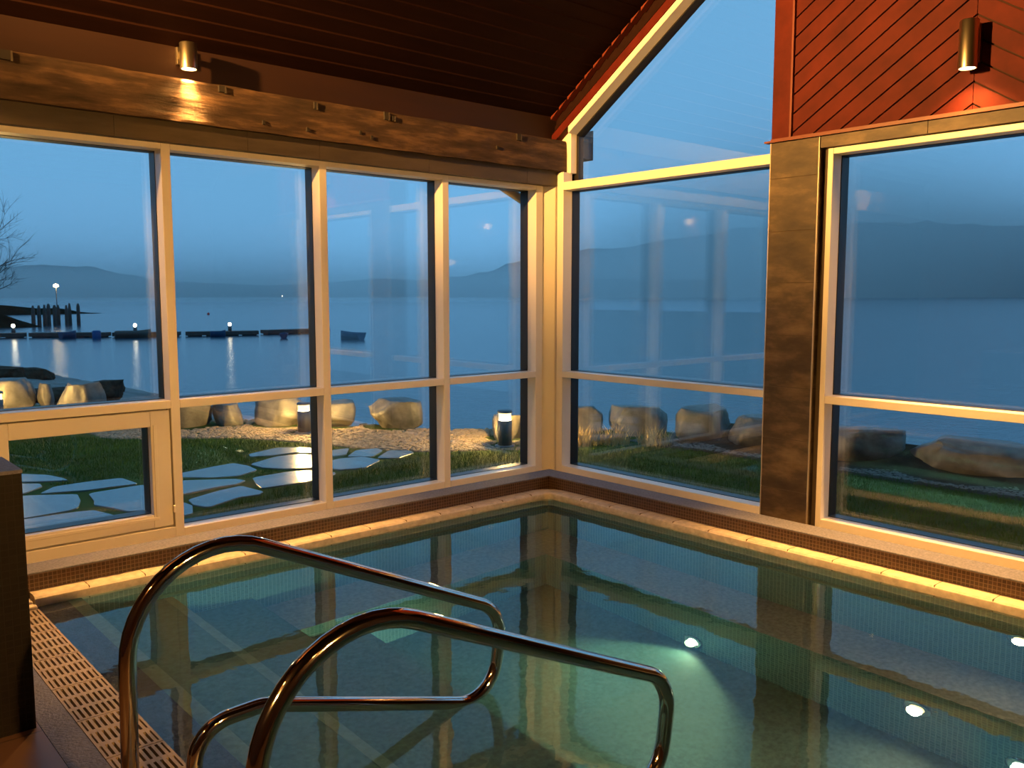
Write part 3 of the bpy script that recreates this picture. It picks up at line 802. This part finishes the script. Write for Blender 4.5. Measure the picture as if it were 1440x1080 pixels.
# dark earth between and in front of the boulders
def offset_line(d, y_max):
    out = []
    for (a, b) in zip(shore_in[1:-1], shore_in[2:]):
        t = V((b[0]-a[0], b[1]-a[1])).normalized(); n_ = V((t.y, -t.x))      # n_ points to the lake
        for k in range(6):
            q = V(a)+(V(b)-V(a))*k/6
            if q.y > y_max: return out
            out.append((q.x+n_.x*d, q.y+n_.y*d))
    return out
es = MB(); la, lb_, lc, ld = offset_line(-.95, 1.0), offset_line(-.42, 1.0), offset_line(-.12, 1.0), offset_line(.35, 1.0)
vs = []; n_ = min(map(len, (la, lb_, lc, ld)))
for k in range(n_):
    w1 = .02*noise.noise(V((k*.7, 0, 0)))
    vs += [(*la[k], .003), (*lb_[k], .012+w1*.3), (*lc[k], .17+w1*2), (*ld[k], .10)]
fs_ = [(k*4+j, (k+1)*4+j, (k+1)*4+j+1, k*4+j+1) for k in range(n_-1) for j in range(3)]
es.add(vs, [f[::-1] for f in fs_], True); es.build('earth_bank', M['earth'], kind='structure', label='dark earth bank the boulders are set in', cat='bank')
# ---- flagstones
stones = [
('thin grey flagstone at the lawn side, first behind the half wall corner', [(-2.98, 3.37), (-2.88, 3.35), (-2.74, 3.17), (-2.68, 2.95), (-2.68, 2.85), (-2.85, 2.95), (-3.04, 3.08)]),
('small pointed flagstone beside the half wall', [(-3.06, 2.99), (-2.88, 2.85), (-2.89, 2.73), (-3.05, 2.56), (-3.14, 2.58)]),
('long narrow flagstone across the middle of the opening sash', [(-2.95, 2.47), (-2.81, 2.65), (-2.56, 2.67), (-2.33, 2.64), (-2.30, 2.34), (-2.49, 2.36), (-2.65, 2.36)]),
('wide flagstone at the left of the opening sash beside the half wall', [(-3.23, 2.44), (-3.07, 2.45), (-2.77, 2.25), (-2.81, 2.02), (-2.88, 1.82), (-2.96, 1.77), (-3.22, 1.74), (-3.36, 1.78)]),
('largest flagstone at the right of the opening sash', [(-2.70, 2.25), (-2.32, 2.29), (-2.16, 2.25), (-2.12, 2.04), (-2.36, 1.43), (-2.52, 1.38), (-2.65, 1.43), (-2.71, 1.64), (-2.78, 1.82), (-2.74, 1.96)]),
('flagstone nearest the house at the bottom of the opening sash', [(-3.38, 1.69), (-3.23, 1.68), (-2.93, 1.67), (-2.82, 1.64), (-2.74, 1.33), (-2.66, 1.23), (-2.80, 1.02), (-3.12, .87), (-3.42, 1.05)]),
('wet flagstone mirroring the tall bollard, closest to it', [(-1.06, 2.97), (-.72, 3.11), (-.57, 3.02), (-.40, 2.74), (-.52, 2.58), (-.69, 2.77), (-.94, 2.78), (-1.10, 2.84)]),
('wide wet flagstone mirroring the tall bollard, second from it', [(-1.26, 2.50), (-.93, 2.68), (-.75, 2.65), (-.61, 2.48), (-.68, 2.17), (-.88, 1.99), (-1.11, 2.10), (-1.24, 2.28)]),
('pointed flagstone right of the first mullion bordering the green lawn', [(-1.92, 2.53), (-1.86, 2.52), (-1.58, 2.60), (-1.38, 2.64), (-1.33, 2.45), (-1.35, 2.23), (-1.57, 2.11), (-1.75, 2.18), (-1.97, 2.41)]),
('long flagstone right of the first mullion, middle of three', [(-2.07, 2.24), (-1.97, 2.23), (-1.62, 2.00), (-1.58, 1.88), (-1.71, 1.79), (-1.89, 1.79), (-2.17, 1.72), (-2.25, 1.74)]),
('flagstone right of the first mullion, closest to the window', [(-2.19, 1.53), (-1.92, 1.66), (-1.72, 1.71), (-1.68, 1.42), (-1.74, 1.35), (-1.90, 1.36), (-2.17, 1.22), (-2.22, 1.36)]),
('flagstone with the bollard reflection end, third from the bollard', [(-1.50, 1.94), (-1.17, 1.97), (-.97, 1.87), (-.91, 1.67), (-1.09, 1.51), (-1.40, 1.53), (-1.61, 1.54), (-1.58, 1.70)]),
('flagstone corner tucked against the foot of the first mullion', [(-2.33, 1.52), (-2.25, 1.47), (-2.24, 1.34), (-2.33, 1.10), (-2.45, 1.07)]),
('small flagstone just right of the second mullion, far row', [(-.38, 2.64), (-.20, 2.63), (-.39, 2.36), (-.54, 2.36)]),
('flagstone in the third window, middle of its far row', [(-.21, 2.48), (0, 2.44), (-.02, 2.31), (-.26, 2.11), (-.43, 2.26)]),
('flagstone in the third window, last towards the corner', [(.03, 2.27), (.17, 2.12), (.13, 2.01), (-.12, 1.89), (-.26, 2.02)]),
('near flagstone just right of the second mullion', [(-.65, 2.17), (-.54, 2.20), (-.34, 2.15), (-.31, 1.91), (-.59, 1.71), (-.79, 1.77), (-.82, 1.86)]),
]
def pt_in(p, poly):
    c_ = False; n_ = len(poly)
    for i in range(n_):
        a, b = poly[i], poly[i-1]
        if (a[1] > p[1]) != (b[1] > p[1]) and p[0] < (b[0]-a[0])*(p[1]-a[1])/(b[1]-a[1])+a[0]: c_ = not c_
    return c_
for lb, pl in stones:
    # round the outline once (Chaikin) and give it a worn edge
    ch = []
    for i in range(len(pl)):
        a, b = pl[i], pl[(i+1) % len(pl)]
        ch += [(a[0]*.91+b[0]*.09, a[1]*.91+b[1]*.09), (a[0]*.09+b[0]*.91, a[1]*.09+b[1]*.91)]
    gx_, gy_ = sum(p[0] for p in ch)/len(ch), sum(p[1] for p in ch)/len(ch)
    k_ = .95 if ('largest' in lb or 'middle of three' in lb or 'tucked' in lb) else 1.05
    ch = [(gx_+(p[0]-gx_)*k_, gy_+(p[1]-gy_)*k_) for p in ch]
    MB().prism(ch, 2, -.04, .010).build('flagstone', M['flag'], bevel=.005, label=lb, cat='flagstone', group='flagstones laid in the lawn')

# ---- lawn grass, pebbles, dry straw (stuff)
def blades(name, n, region, h0, h1, w_, mat, lean, label, cat, test, seed):
    rnd = random.Random(seed); mb = MB(); vs = []; fs_ = []
    x0, x1, y0, y1 = region; k = 0; tries = 0
    while k < n and tries < n*6:
        tries += 1
        x = rnd.uniform(x0, x1); y = rnd.uniform(y0, y1)
        if not test(x, y): continue
        a = rnd.uniform(0, 2*PI); h_ = rnd.uniform(h0, h1); l = rnd.uniform(0, lean); dx, dy = math.cos(a)*w_/2, math.sin(a)*w_/2
        la = rnd.uniform(0, 2*PI); b = len(vs)
        vs += [(x-dx, y-dy, -.004), (x+dx, y+dy, -.004), (x+math.cos(la)*l*h_, y+math.sin(la)*l*h_, h_)]
        fs_.append((b, b+1, b+2)); k += 1
    mb.add(vs, fs_); return mb.build(name, mat, kind='stuff', label=label, cat=cat)
stone_polys = []
for _, p in stones:
    a, b = sum(q[0] for q in p)/len(p), sum(q[1] for q in p)/len(p); stone_polys.append([(a+(q[0]-a)*1.05, b+(q[1]-b)*1.05) for q in p])
def near_stone(x, y, m=.06):
    for p in stone_polys:
        if min(q[0] for q in p)-m < x < max(q[0] for q in p)+m and min(q[1] for q in p)-m < y < max(q[1] for q in p)+m:
            if pt_in((x, y), p): return True
            for a, b in zip(p, p[1:]+p[:1]):
                dx, dy = b[0]-a[0], b[1]-a[1]; t = max(0, min(1, ((x-a[0])*dx+(y-a[1])*dy)/(dx*dx+dy*dy)))
                if math.hypot(x-a[0]-t*dx, y-a[1]-t*dy) < m: return True
    return False
tufts = [(1.72, 1.32, .17), (1.98, 1.12, .16), (2.24, .82, .17), (1.50, 1.62, .13), (.12, .27, .08), (-.023, 3.862, .14), (1.062, 1.758, .14)]
def off_rocks(x, y):
    return not any(math.hypot(x-c[0], y-c[1]) < max(sz[0], sz[1])*.56+.02 for c, sz, _, _ in rocks) and not any(math.hypot(x-a, y-b) < q+.02 for a, b, q in tufts)
def gravel_zone(x, y):
    d = dist_poly((x, y), shore_in)
    return -1.45 < d < -.1 and y > 1.2 and x < 2.6 and y < 6.2 and off_rocks(x, y) and not near_stone(x, y, .04)
def lawn_ok(x, y):
    if x < .2 and y < .2: return False
    d = dist_poly((x, y), shore_in)
    if d > (-.92 if y < 1.08 else -1.53): return False
    if any(math.hypot(x-a, y-b) < r_+.04 for a, b, r_ in tufts): return False
    return not near_stone(x, y)
blades('lawn_grass', 60000, (-4.2, 3.0, -3.6, 8.5), .015, .05, .006, M['grass'], .7, 'short wet green lawn between the windows and the boulders', 'grass', lawn_ok, 3)
def pebbles(n, test, region, label, seed, s0, s1):
    rnd = random.Random(seed); vs = []; fs_ = []; k = 0
    while k < n:
        x = rnd.uniform(region[0], region[1]); y = rnd.uniform(region[2], region[3])
        if not test(x, y): continue
        s = rnd.uniform(s0, s1); b = len(vs); a = rnd.uniform(0, PI)
        for q in range(6):
            t = a+q*PI/3; vs.append((x+s*math.cos(t)*1.2, y+s*math.sin(t), -.002))
        for q in range(6):
            t = a+q*PI/3; vs.append((x+s*.7*math.cos(t)*1.2, y+s*.7*math.sin(t), s*.55))
        for q in range(6): fs_.append((b+q, b+(q+1) % 6, b+6+(q+1) % 6, b+6+q))
        fs_.append(tuple(b+6+q for q in range(6))); k += 1
    mb = MB(); mb.add(vs, fs_); return mb.build('pebble_strip', M['gravel'], kind='stuff', label=label, cat='pebbles')
pebbles(9000, gravel_zone, (-1.8, 2.6, 1.2, 6.2), 'pale pebble strip between the lawn and the boulders', 5, .010, .024)
def gravel2(x, y): d = dist_poly((x, y), shore_in); return -.85 < d < -.1 and y < 1.14 and off_rocks(x, y)
def gravel_mat2(): pass
p2 = pebbles(3500, gravel2, (2.0, 3.3, -3.6, 1.2), 'dark damp pebble strip below the boulders in the wide window', 6, .010, .02)
p2.data.materials[0] = plain('dark_pebbles', (.10, .095, .085), .8, var=.4, scale=12)
def straw(cx_, cy_, r, n, label, seed):
    rnd = random.Random(seed); vs = []; fs_ = []
    for _ in range(n):
        a = rnd.uniform(0, 2*PI); q = r*math.sqrt(rnd.random()); x, y = cx_+q*math.cos(a), cy_+q*math.sin(a)
        h_ = rnd.uniform(.10, .27)*(1-.4*q/r); la = rnd.uniform(0, 2*PI); l = rnd.uniform(.05, .6)*h_; w_ = .004; b = len(vs); wa = rnd.uniform(0, PI)
        mx, my = x+math.cos(la)*l*.35, y+math.sin(la)*l*.35
        vs += [(x-w_*math.cos(wa), y-w_*math.sin(wa), -.005), (x+w_*math.cos(wa), y+w_*math.sin(wa), -.005), (mx+w_*.8*math.cos(wa), my+w_*.8*math.sin(wa), h_*.6), (mx-w_*.8*math.cos(wa), my-w_*.8*math.sin(wa), h_*.6), (x+math.cos(la)*l, y+math.sin(la)*l, h_)]
        fs_ += [(b, b+1, b+2, b+3), (b+3, b+2, b+4)]
    mb = MB(); mb.add(vs, fs_); return mb.build('grass_tuft', M['straw'], label=label, cat='grass tuft', group='dry straw-coloured grass tufts')
straw(1.72, 1.32, .17, 260, 'amber dry grass tuft at the left edge of the gable window', 1)
straw(1.98, 1.12, .16, 240, 'amber dry grass tuft before the dark upright boulder', 2)
straw(2.24, .82, .17, 220, 'dull dry grass tuft before the dark slab-topped boulder', 3)
straw(1.50, 1.62, .13, 200, 'brightly lit dry grass tuft right beside the bollard nearest the corner', 4)

# ---- bollard lights
def bollard(x, y, h_, label):
    e = empty('bollard_light', (x, y, 0), label=label, cat='bollard light', group='grey bollard lights along the lawn edge')
    MB().lathe([(.070, 0), (.070, h_*.72), (.066, h_*.725)], (x, y, 0), 24).build('post', M['bolbody'], e)
    MB().lathe([(.062, h_*.725), (.062, h_*.93)], (x, y, 0), 24).build('light_head', M['bollens'], e)
    MB().lathe([(.074, h_*.93), (.076, h_*.95), (.070, h_), (.03, h_*1.005)], (x, y, 0), 24).build('cap', M['bolbody'], e)
    MB().lathe([(.10, -.01), (.10, .008), (.075, .012)], (x, y, 0), 24).build('base_plate', M['bolbody'], e)
    return e
bollard(-.023, 3.862, .330, 'lit grey bollard in the second window by the flagstones')
bollard(1.062, 1.758, .360, 'lit grey bollard nearest the room corner in the fourth window')
bollard(-2.33, 7.20, .34, 'lit grey bollard cut by the left picture edge')

# ---- gutter and downpipe outside
gt = MB(); gt.prism([(.17, 2.57), (.17, 2.70), (.185, 2.70), (.185, 2.585), (.285, 2.585), (.285, 2.70), (.30, 2.70), (.30, 2.57)], 0, -6.1, .61)
gt.box(.605, .615, .165, .305, 2.565, 2.795)
gt.build('gutter', M['gutter'], label='dark gutter end seen through the gable window beside the beam', cat='gutter')
dp = smooth_path([(-.40, .235, 2.56), (-.36, .235, 2.33), (-.02, .26, 2.20), (.12, .27, 2.10), (.12, .27, 0)], [0, .1, .1, .08, 0], 8)
MB().tube(dp, .034, 16).build('downpipe', M['bronze'], label='bronze downpipe bend showing at the top of the fourth window', cat='downpipe')

# ---- pontoon, boats, pilings, lamps on the lake
LZ = -3.0
def seg_box(mb, a, b, w_, z0, z1):
    a, b = V((a[0], a[1], 0)), V((b[0], b[1], 0)); t = (b-a).normalized(); n_ = V((-t.y, t.x, 0))*w_/2
    pts = [a+n_, a-n_, b-n_, b+n_]; mb.prism([(p.x, p.y) for p in pts], 2, z0, z1)
pont = []
pp = [(9.0, 100.6), (18.2, 98.5), (24.9, 93.6), (31.3, 90.2), (39.0, 87.4)]
for a, b in zip(pp[:-1], pp[1:]):
    d = V(b)-V(a); d.normalize(); pont.append((tuple(V(a)+d*.28), tuple(V(b)-d*.28)))
pont.append(((39.9, 88.4), (48.0, 88.7)))
pl_lab = ['floating pontoon section at the left picture edge', 'floating pontoon section between the first dock lamp and the blue float', 'floating pontoon section carrying the middle dock lamp', 'floating pontoon section carrying the dock lamp right of the mullion', 'outer dark pontoon end beside the second mullion']
for (a, b), lb in zip(pont, pl_lab):
    e = empty('pontoon', (a[0], a[1], LZ), label=lb, cat='pontoon', group='floating pontoon sections')
    d_ = MB(); seg_box(d_, a, b, 1.8, LZ+.10, LZ+.50); d_.build('deck', M['wood_dark'], e)
    A, B = V(a), V(b); L_ = (B-A).length; n_ = 4
    for k in range(n_):
        fl_ = MB(); p = A+(B-A)*((k+.12)/n_); q = A+(B-A)*((k+.88)/n_); seg_box(fl_, p, q, 1.4, LZ-.1, LZ+.10)
        fl_.build('float_block', M['wood_dark'], e)
def dock_lamp(x, y, label):
    e = empty('dock_lamp', (x, y, LZ+.42), label=label, cat='dock lamp', group='lamps on the pontoon')
    MB().lathe([(.20, 0), (.20, .50), (.15, .55)], (x, y, LZ+.501), 12).build('post', M['bolbody'], e)
    MB().lathe([(.08, 0), (.17, .10), (.17, .28), (.06, .38)], (x, y, LZ+1.05), 12).build('lamp_globe', M['whitelens'], e)
dock_lamp(16.8, 99.1, 'white dock lamp nearest the left picture edge on the pontoon')
dock_lamp(27.0, 92.3, 'white dock lamp just left of the first mullion')
dock_lamp(35.9, 88.5, 'white dock lamp in the middle of the second window')
def boat(c, L_, W_, H_, rz, label, mat):
    e = empty('rowing_boat', (c[0], c[1], LZ), label=label, cat='boat', group='small boats moored at the pontoon')
    n_ = 14; m_ = 9; vs = []; fs_ = []
    R = Matrix.Rotation(rz, 3, 'Z')
    def hull(off, z_off):
        vs = []
        for i in range(n_+1):
            u = -1+2*i/n_; wd = W_/2*(1-max(0, u)**2.4)*(1 if u > -.8 else .95) - off; wd = max(wd, .01)
            top = H_*(1+.25*max(0, u)**2)
            for j in range(m_):
                t = -1+2*j/(m_-1); z = -.15*H_ + (top+.15*H_)*abs(t)**2.2
                vs.append(R @ V((u*(L_/2-off), wd*t, z+z_off)) + V((c[0], c[1], LZ)))
        return vs
    a = hull(0, 0); fs_ = [(i*m_+j, (i+1)*m_+j, (i+1)*m_+j+1, i*m_+j+1) for i in range(n_) for j in range(m_-1)]
    mb = MB(); mb.add(a, fs_, True); mb.f.append(tuple(range(m_))); mb.sm.append(False); o = mb.build('hull', mat, e)
    s_ = o.modifiers.new('Solid', 'SOLIDIFY'); s_.thickness = .05
    for u in (-.35, .2):
        t = MB(); p = [R @ V(q) + V((c[0], c[1], LZ)) for q in ((u*L_/2-.12, -W_*.44, H_*.62), (u*L_/2+.12, -W_*.44, H_*.62), (u*L_/2+.12, W_*.44, H_*.62), (u*L_/2-.12, W_*.44, H_*.62))]
        t.add(p + [q+V((0, 0, .04)) for q in p], [(3, 2, 1, 0), (4, 5, 6, 7), (0, 1, 5, 4), (1, 2, 6, 5), (2, 3, 7, 6), (3, 0, 4, 7)]); t.build('thwart', M['wood_dark'], e)
    return e
boat((41.3, 71.8), 2.6, 1.5, .72, 1.9, 'small dark blue boat floating alone in the third window', M['bluehull'])
boat((37.6, 79.0), 1.5, .8, .50, 1.0, 'tiny blue boat before the outer pontoon end', M['bluehull'])
boat((33.6, 86.3), 1.5, .9, .60, -.35, 'low blue boat moored left of the dock lamp in the second window', M['bluehull'])
boat((20.6, 93.2), 1.6, 1.0, .65, .3, 'blue boat moored near the dock lamp by the left edge', M['bluehull'])
boat((26.0, 89.9), 3.4, 1.5, .75, -.35, 'dark covered boat moored before the middle dock lamp', M['darkhull'])
def float_(x, y, label):
    MB().lathe([(.30, -.3), (.42, 0), (.42, .75), (.30, .85)], (x, y, LZ), 16).build('float_drum', M['bluefloat'], label=label, cat='float', group='blue plastic floats at the pontoon')
float_(11.9, 95.8, 'blue drum float at the left picture edge below the pontoon')
float_(22.6, 90.6, 'blue drum float between the dark covered boat and the first dock lamp')
# headland with timber pilings
hd = MB(); vs = []; fs_ = []; n_, m_ = 40, 14
for i in range(n_+1):
    for j in range(m_+1):
        u, v_ = i/n_, j/m_
        x = 8 + u*56; y = 226 - u*4 + (v_-.5)*(26-18*u)
        hh = 3.6*(1-u**2.2)*math.sin(PI*v_)**.7 + .5*noise.noise(V((x*.15, y*.15, 0)))
        vs.append((x, y, LZ-.4+max(0, hh) if 0 < j < m_ else LZ-.6))
for i in range(n_):
    for j in range(m_): fs_.append((i*(m_+1)+j, (i+1)*(m_+1)+j, (i+1)*(m_+1)+j+1, i*(m_+1)+j+1))
hd.add(vs, fs_, True); hd.build('headland', M['heath'], kind='structure', label='low dark headland reaching into the lake from the left', cat='headland')
rnd = random.Random(4)
pil = [(26.6, 134), (27.5, 134.6), (28.3, 134.9), (29.0, 135.6), (29.9, 136), (30.6, 136.9), (31.6, 136.4), (32.3, 137.4), (33.6, 137.8)]
for k, (x, y) in enumerate(pil):
    MB().lathe([(.26, -1), (.28, 0), (.25, 2.0+rnd.uniform(0, .9)), (.12, 2.95+rnd.uniform(-.02, .3))], (x, y, LZ), 10).build('timber_piling', M['wood_dark'], label='dark timber piling in the row off the headland', cat='piling', group='row of timber pilings off the headland')
def street_lamp(x, y, zb, h_, label):
    e = empty('street_lamp', (x, y, zb), label=label, cat='street lamp', group='warm street lamps on the headland')
    MB().lathe([(.09, 0), (.06, h_)], (x, y, zb), 8).build('pole', M['bolbody'], e)
    MB().lathe([(.05, 0), (.36, .12), (.40, .30), (.22, .50), (.04, .55)], (x, y, zb+h_), 12).build('lamp_head', M['orangelens'], e)
    return e
street_lamp(31.5, 141.0, LZ, 5.6, 'warm street lamp above the pilings')
street_lamp(18.5, 128.0, LZ, 1.2, 'warm street lamp low at the left picture edge')
hd2 = MB(); vs = []; fs_ = []
for i in range(25):
    for j in range(13):
        u, v_ = i/24, j/12; x = 2+u*26; y = 132+u*3+(v_-.5)*10
        vs.append((x, y, LZ-.3+(4.6*(1-u**2.6)*math.sin(PI*v_)**.6 + .3*noise.noise(V((x*.3, y*.3, 5)))*math.sin(PI*v_))))
for i in range(24):
    for j in range(12): fs_.append((i*13+j, (i+1)*13+j, (i+1)*13+j+1, i*13+j+1))
hd2.add(vs, fs_, True); hd2.build('jetty_bank', M['heath'], kind='structure', label='dark bank beneath the pilings', cat='bank')
MB().lathe([(.02, -1.1), (.8, -.6), (1.1, 0), (.8, .6), (.02, 1.1)], (768, 1532, -1.0), 10).build('shore_light', M['whitelens'], label='tiny white light on the far shore in the second window', cat='light')
# buoy
for (x, y) in ((75, 190),):
    MB().lathe([(.15, -.3), (.30, .1), (.25, .35), (.05, .5)], (x, y, LZ), 12).build('buoy', M['red_buoy'], label='small red buoy far out on the lake', cat='buoy')
# bare tree at the left edge
def tree(base, h_, seed, label):
    rnd = random.Random(seed); e = empty('bare_tree', base, label=label, cat='tree')
    tr = MB(); br_ = MB()
    top = V(base)+V((.1*h_, 0, h_*.75)); tr.tube([V(base), V(base)*.5+top*.5+V((.1, 0, 0)), top], [.16*h_/6, .11*h_/6, .05*h_/6], 8)
    def grow(p, d, l, r, lev):
        q = p+d*l; br_.tube([p, (p+q)/2+V((rnd.uniform(-.06, .06), rnd.uniform(-.06, .06), rnd.uniform(0, .08)))*l, q], [r, r*.8, r*.55], 4, False)
        if lev == 0: return
        for _ in range(rnd.choice((3, 3, 4))):
            dd = (d+V((rnd.uniform(-.8, .8), rnd.uniform(-.8, .8), rnd.uniform(-.35, .6)))).normalized(); grow(q if rnd.random() < .6 else (p+q)/2, dd, l*rnd.uniform(.55, .8), r*.55, lev-1)
    for k in range(17):
        t = .35+.65*k/17; p = V(base)*(1-t)+top*t
        grow(p, V((rnd.uniform(-1, 1), rnd.uniform(-1, 1), rnd.uniform(.2, .9))).normalized(), h_*.26, .045*h_/6, 4)
    tr.build('trunk', M['bark'], e); br_.build('branches', M['bark'], e)
tree((4.35, 56.6, -2.7), 9.2, 3, 'bare dark tree at the left picture edge above the headland')

# ================================================================== LIGHT
W = bpy.data.worlds.new('dusk_sky'); bpy.context.scene.world = W; W.use_nodes = True
nt = W.node_tree; nt.nodes.clear(); L = nt.links.new
out = nt.nodes.new('ShaderNodeOutputWorld'); bg = nt.nodes.new('ShaderNodeBackground')
tc = nt.nodes.new('ShaderNodeTexCoord'); sx = nt.nodes.new('ShaderNodeSeparateXYZ'); L(tc.outputs['Generated'], sx.inputs[0])
cr = nt.nodes.new('ShaderNodeValToRGB'); e = cr.color_ramp.elements
e[0].position = 0.0; e[0].color = (.125, .310, .560, 1); e[1].position = .55; e[1].color = (.150, .400, .700, 1)
q = e.new(.06); q.color = (.135, .345, .610, 1); q = e.new(.16); q.color = (.138, .355, .625, 1); q = e.new(.30); q.color = (.142, .370, .650, 1)
nz = nt.nodes.new('ShaderNodeTexNoise'); nz.inputs['Scale'].default_value = 2.2; nz.inputs['Detail'].default_value = 4
mp = nt.nodes.new('ShaderNodeMapping'); mp.inputs['Scale'].default_value = (1, 1, 4); L(tc.outputs['Generated'], mp.inputs[0]); L(mp.outputs[0], nz.inputs['Vector'])
ma = nt.nodes.new('ShaderNodeMath'); ma.operation = 'MULTIPLY_ADD'; L(nz.outputs['Fac'], ma.inputs[0]); ma.inputs[1].default_value = .10; ma.inputs[2].default_value = -.05
ad = nt.nodes.new('ShaderNodeMath'); ad.operation = 'ADD'; L(sx.outputs[2], ad.inputs[0]); L(ma.outputs[0], ad.inputs[1])
L(ad.outputs[0], cr.inputs[0]); L(cr.outputs[0], bg.inputs[0]); bg.inputs[1].default_value = 1.42
L(bg.outputs[0], out.inputs[0])

WARM = (1, .47, .11)
def spot(name, loc, target, power, size, blend, col=WARM, radius=.03, scale=(1, 1, 1)):
    l = bpy.data.lights.new(name, 'SPOT'); l.energy = power; l.spot_size = math.radians(size); l.spot_blend = blend; l.color = col; l.shadow_soft_size = radius
    o = bpy.data.objects.new(name, l); C.objects.link(o); o.location = loc
    o.rotation_euler = (V(target)-V(loc)).to_track_quat('-Z', 'Y').to_euler(); o.scale = scale; return o
def point(name, loc, power, col=WARM, radius=.05):
    l = bpy.data.lights.new(name, 'POINT'); l.energy = power; l.color = col; l.shadow_soft_size = radius
    o = bpy.data.objects.new(name, l); C.objects.link(o); o.location = loc; return o
# the two visible wall lamps and their fellows round the room: a tilted downlight and a soft spill each
def lamp(x, y, z, dx, dy, down, spill):
    spot('lamp_downlight', (x, y, z), (x+dx, y+dy, 0), down, 64, .9)
    spot('lamp_spill', (x, y, z), (x+dx*.1, y+dy*.1, 0), spill, 130, .8)
lamp(-2.727, -.108, 2.660, 0, -.75, 800, 44)
lamp(-4.60, -.108, 2.660, 0, -.75, 40, 20)
lamp(-.103, -2.950, 2.564, -.75, 0, 1100, 40)
lamp(-4.40, -5.85, 2.65, 0, .75, 60, 12)
lamp(-5.85, -3.10, 2.60, .75, 0, 60, 12)
spot('lamp_spill', (-4.60, -.24, 2.655), (-1.5, .02, 1.55), 150, 64, .8)
# floodlight on the rear wall, and the rear and south wall lamps reaching the window frames
spot('flood', (-5.85, -1.20, 3.20), (0, -1.15, 3.85), 5300, 56, 1.0, scale=(1.8, 1, 1), radius=.05)
point('rear_lamp_globe', (-5.85, -3.13, 2.58), 12, WARM, .05)
point('south_lamp_globe', (-4.25, -5.9, 2.59), 7, WARM, .05)
spot('rear_wall_lamp', (-5.85, -3.60, 2.0), (0, -3.3, .02), 1450, 42, 1.0, radius=.05)
spot('south_wall_lamp', (-3.5, -5.85, 2.0), (-3.1, 0, .10), 760, 74, 1.0, radius=.05)
# underwater lamps
GREEN = (.80, 1, .62)
spot('underwater_beam', (-.93, -2.03, -1.035), (-2.6, -2.03, -1.28), 150, 128, .9, (.70, 1, .48), .03)
spot('underwater_beam', (-.93, -3.61, -.95), (-2.6, -3.61, -1.1), 26, 150, .8, GREEN, .03)
spot('underwater_beam', (-.93, -3.20, -.80), (-2.4, -3.25, -1.0), 7, 165, .6, (1, .76, .40), .03)
spot('underwater_beam', (XW-.03, -3.47, -.17), (-2.4, -3.47, -.6), 3, 165, .6, (1, .76, .40), .03)
spot('underwater_beam', (-2.42, -4.6, -.95), (-.9, -4.0, -1.0), 10, 160, .8, GREEN, .04)
# bollards
for x, y, h_ in ((-.023, 3.862, .33), (1.062, 1.758, .36), (-2.33, 7.20, .34)):
    point('bollard_glow', (x, y, h_*.83), 190, (1, .56, .15), .045)
for x, y in ((16.9, 98.9), (27.0, 92.3), (35.9, 88.5)):
    point('dock_glow', (x, y, LZ+1.25), 14, (1, .8, .5), .12)

# ================================================================== view
sc = bpy.context.scene
sc.view_settings.view_transform = 'Standard'; sc.view_settings.look = 'None'; sc.view_settings.gamma = 1; sc.view_settings.exposure = 0
sc.view_settings.use_curve_mapping = False
sc.cycles.transparent_max_bounces = 40; sc.cycles.max_bounces = 14; sc.cycles.transmission_bounces = 12; sc.cycles.glossy_bounces = 6
sc.cycles.use_denoising = True
sc.cycles.sample_clamp_indirect = 6
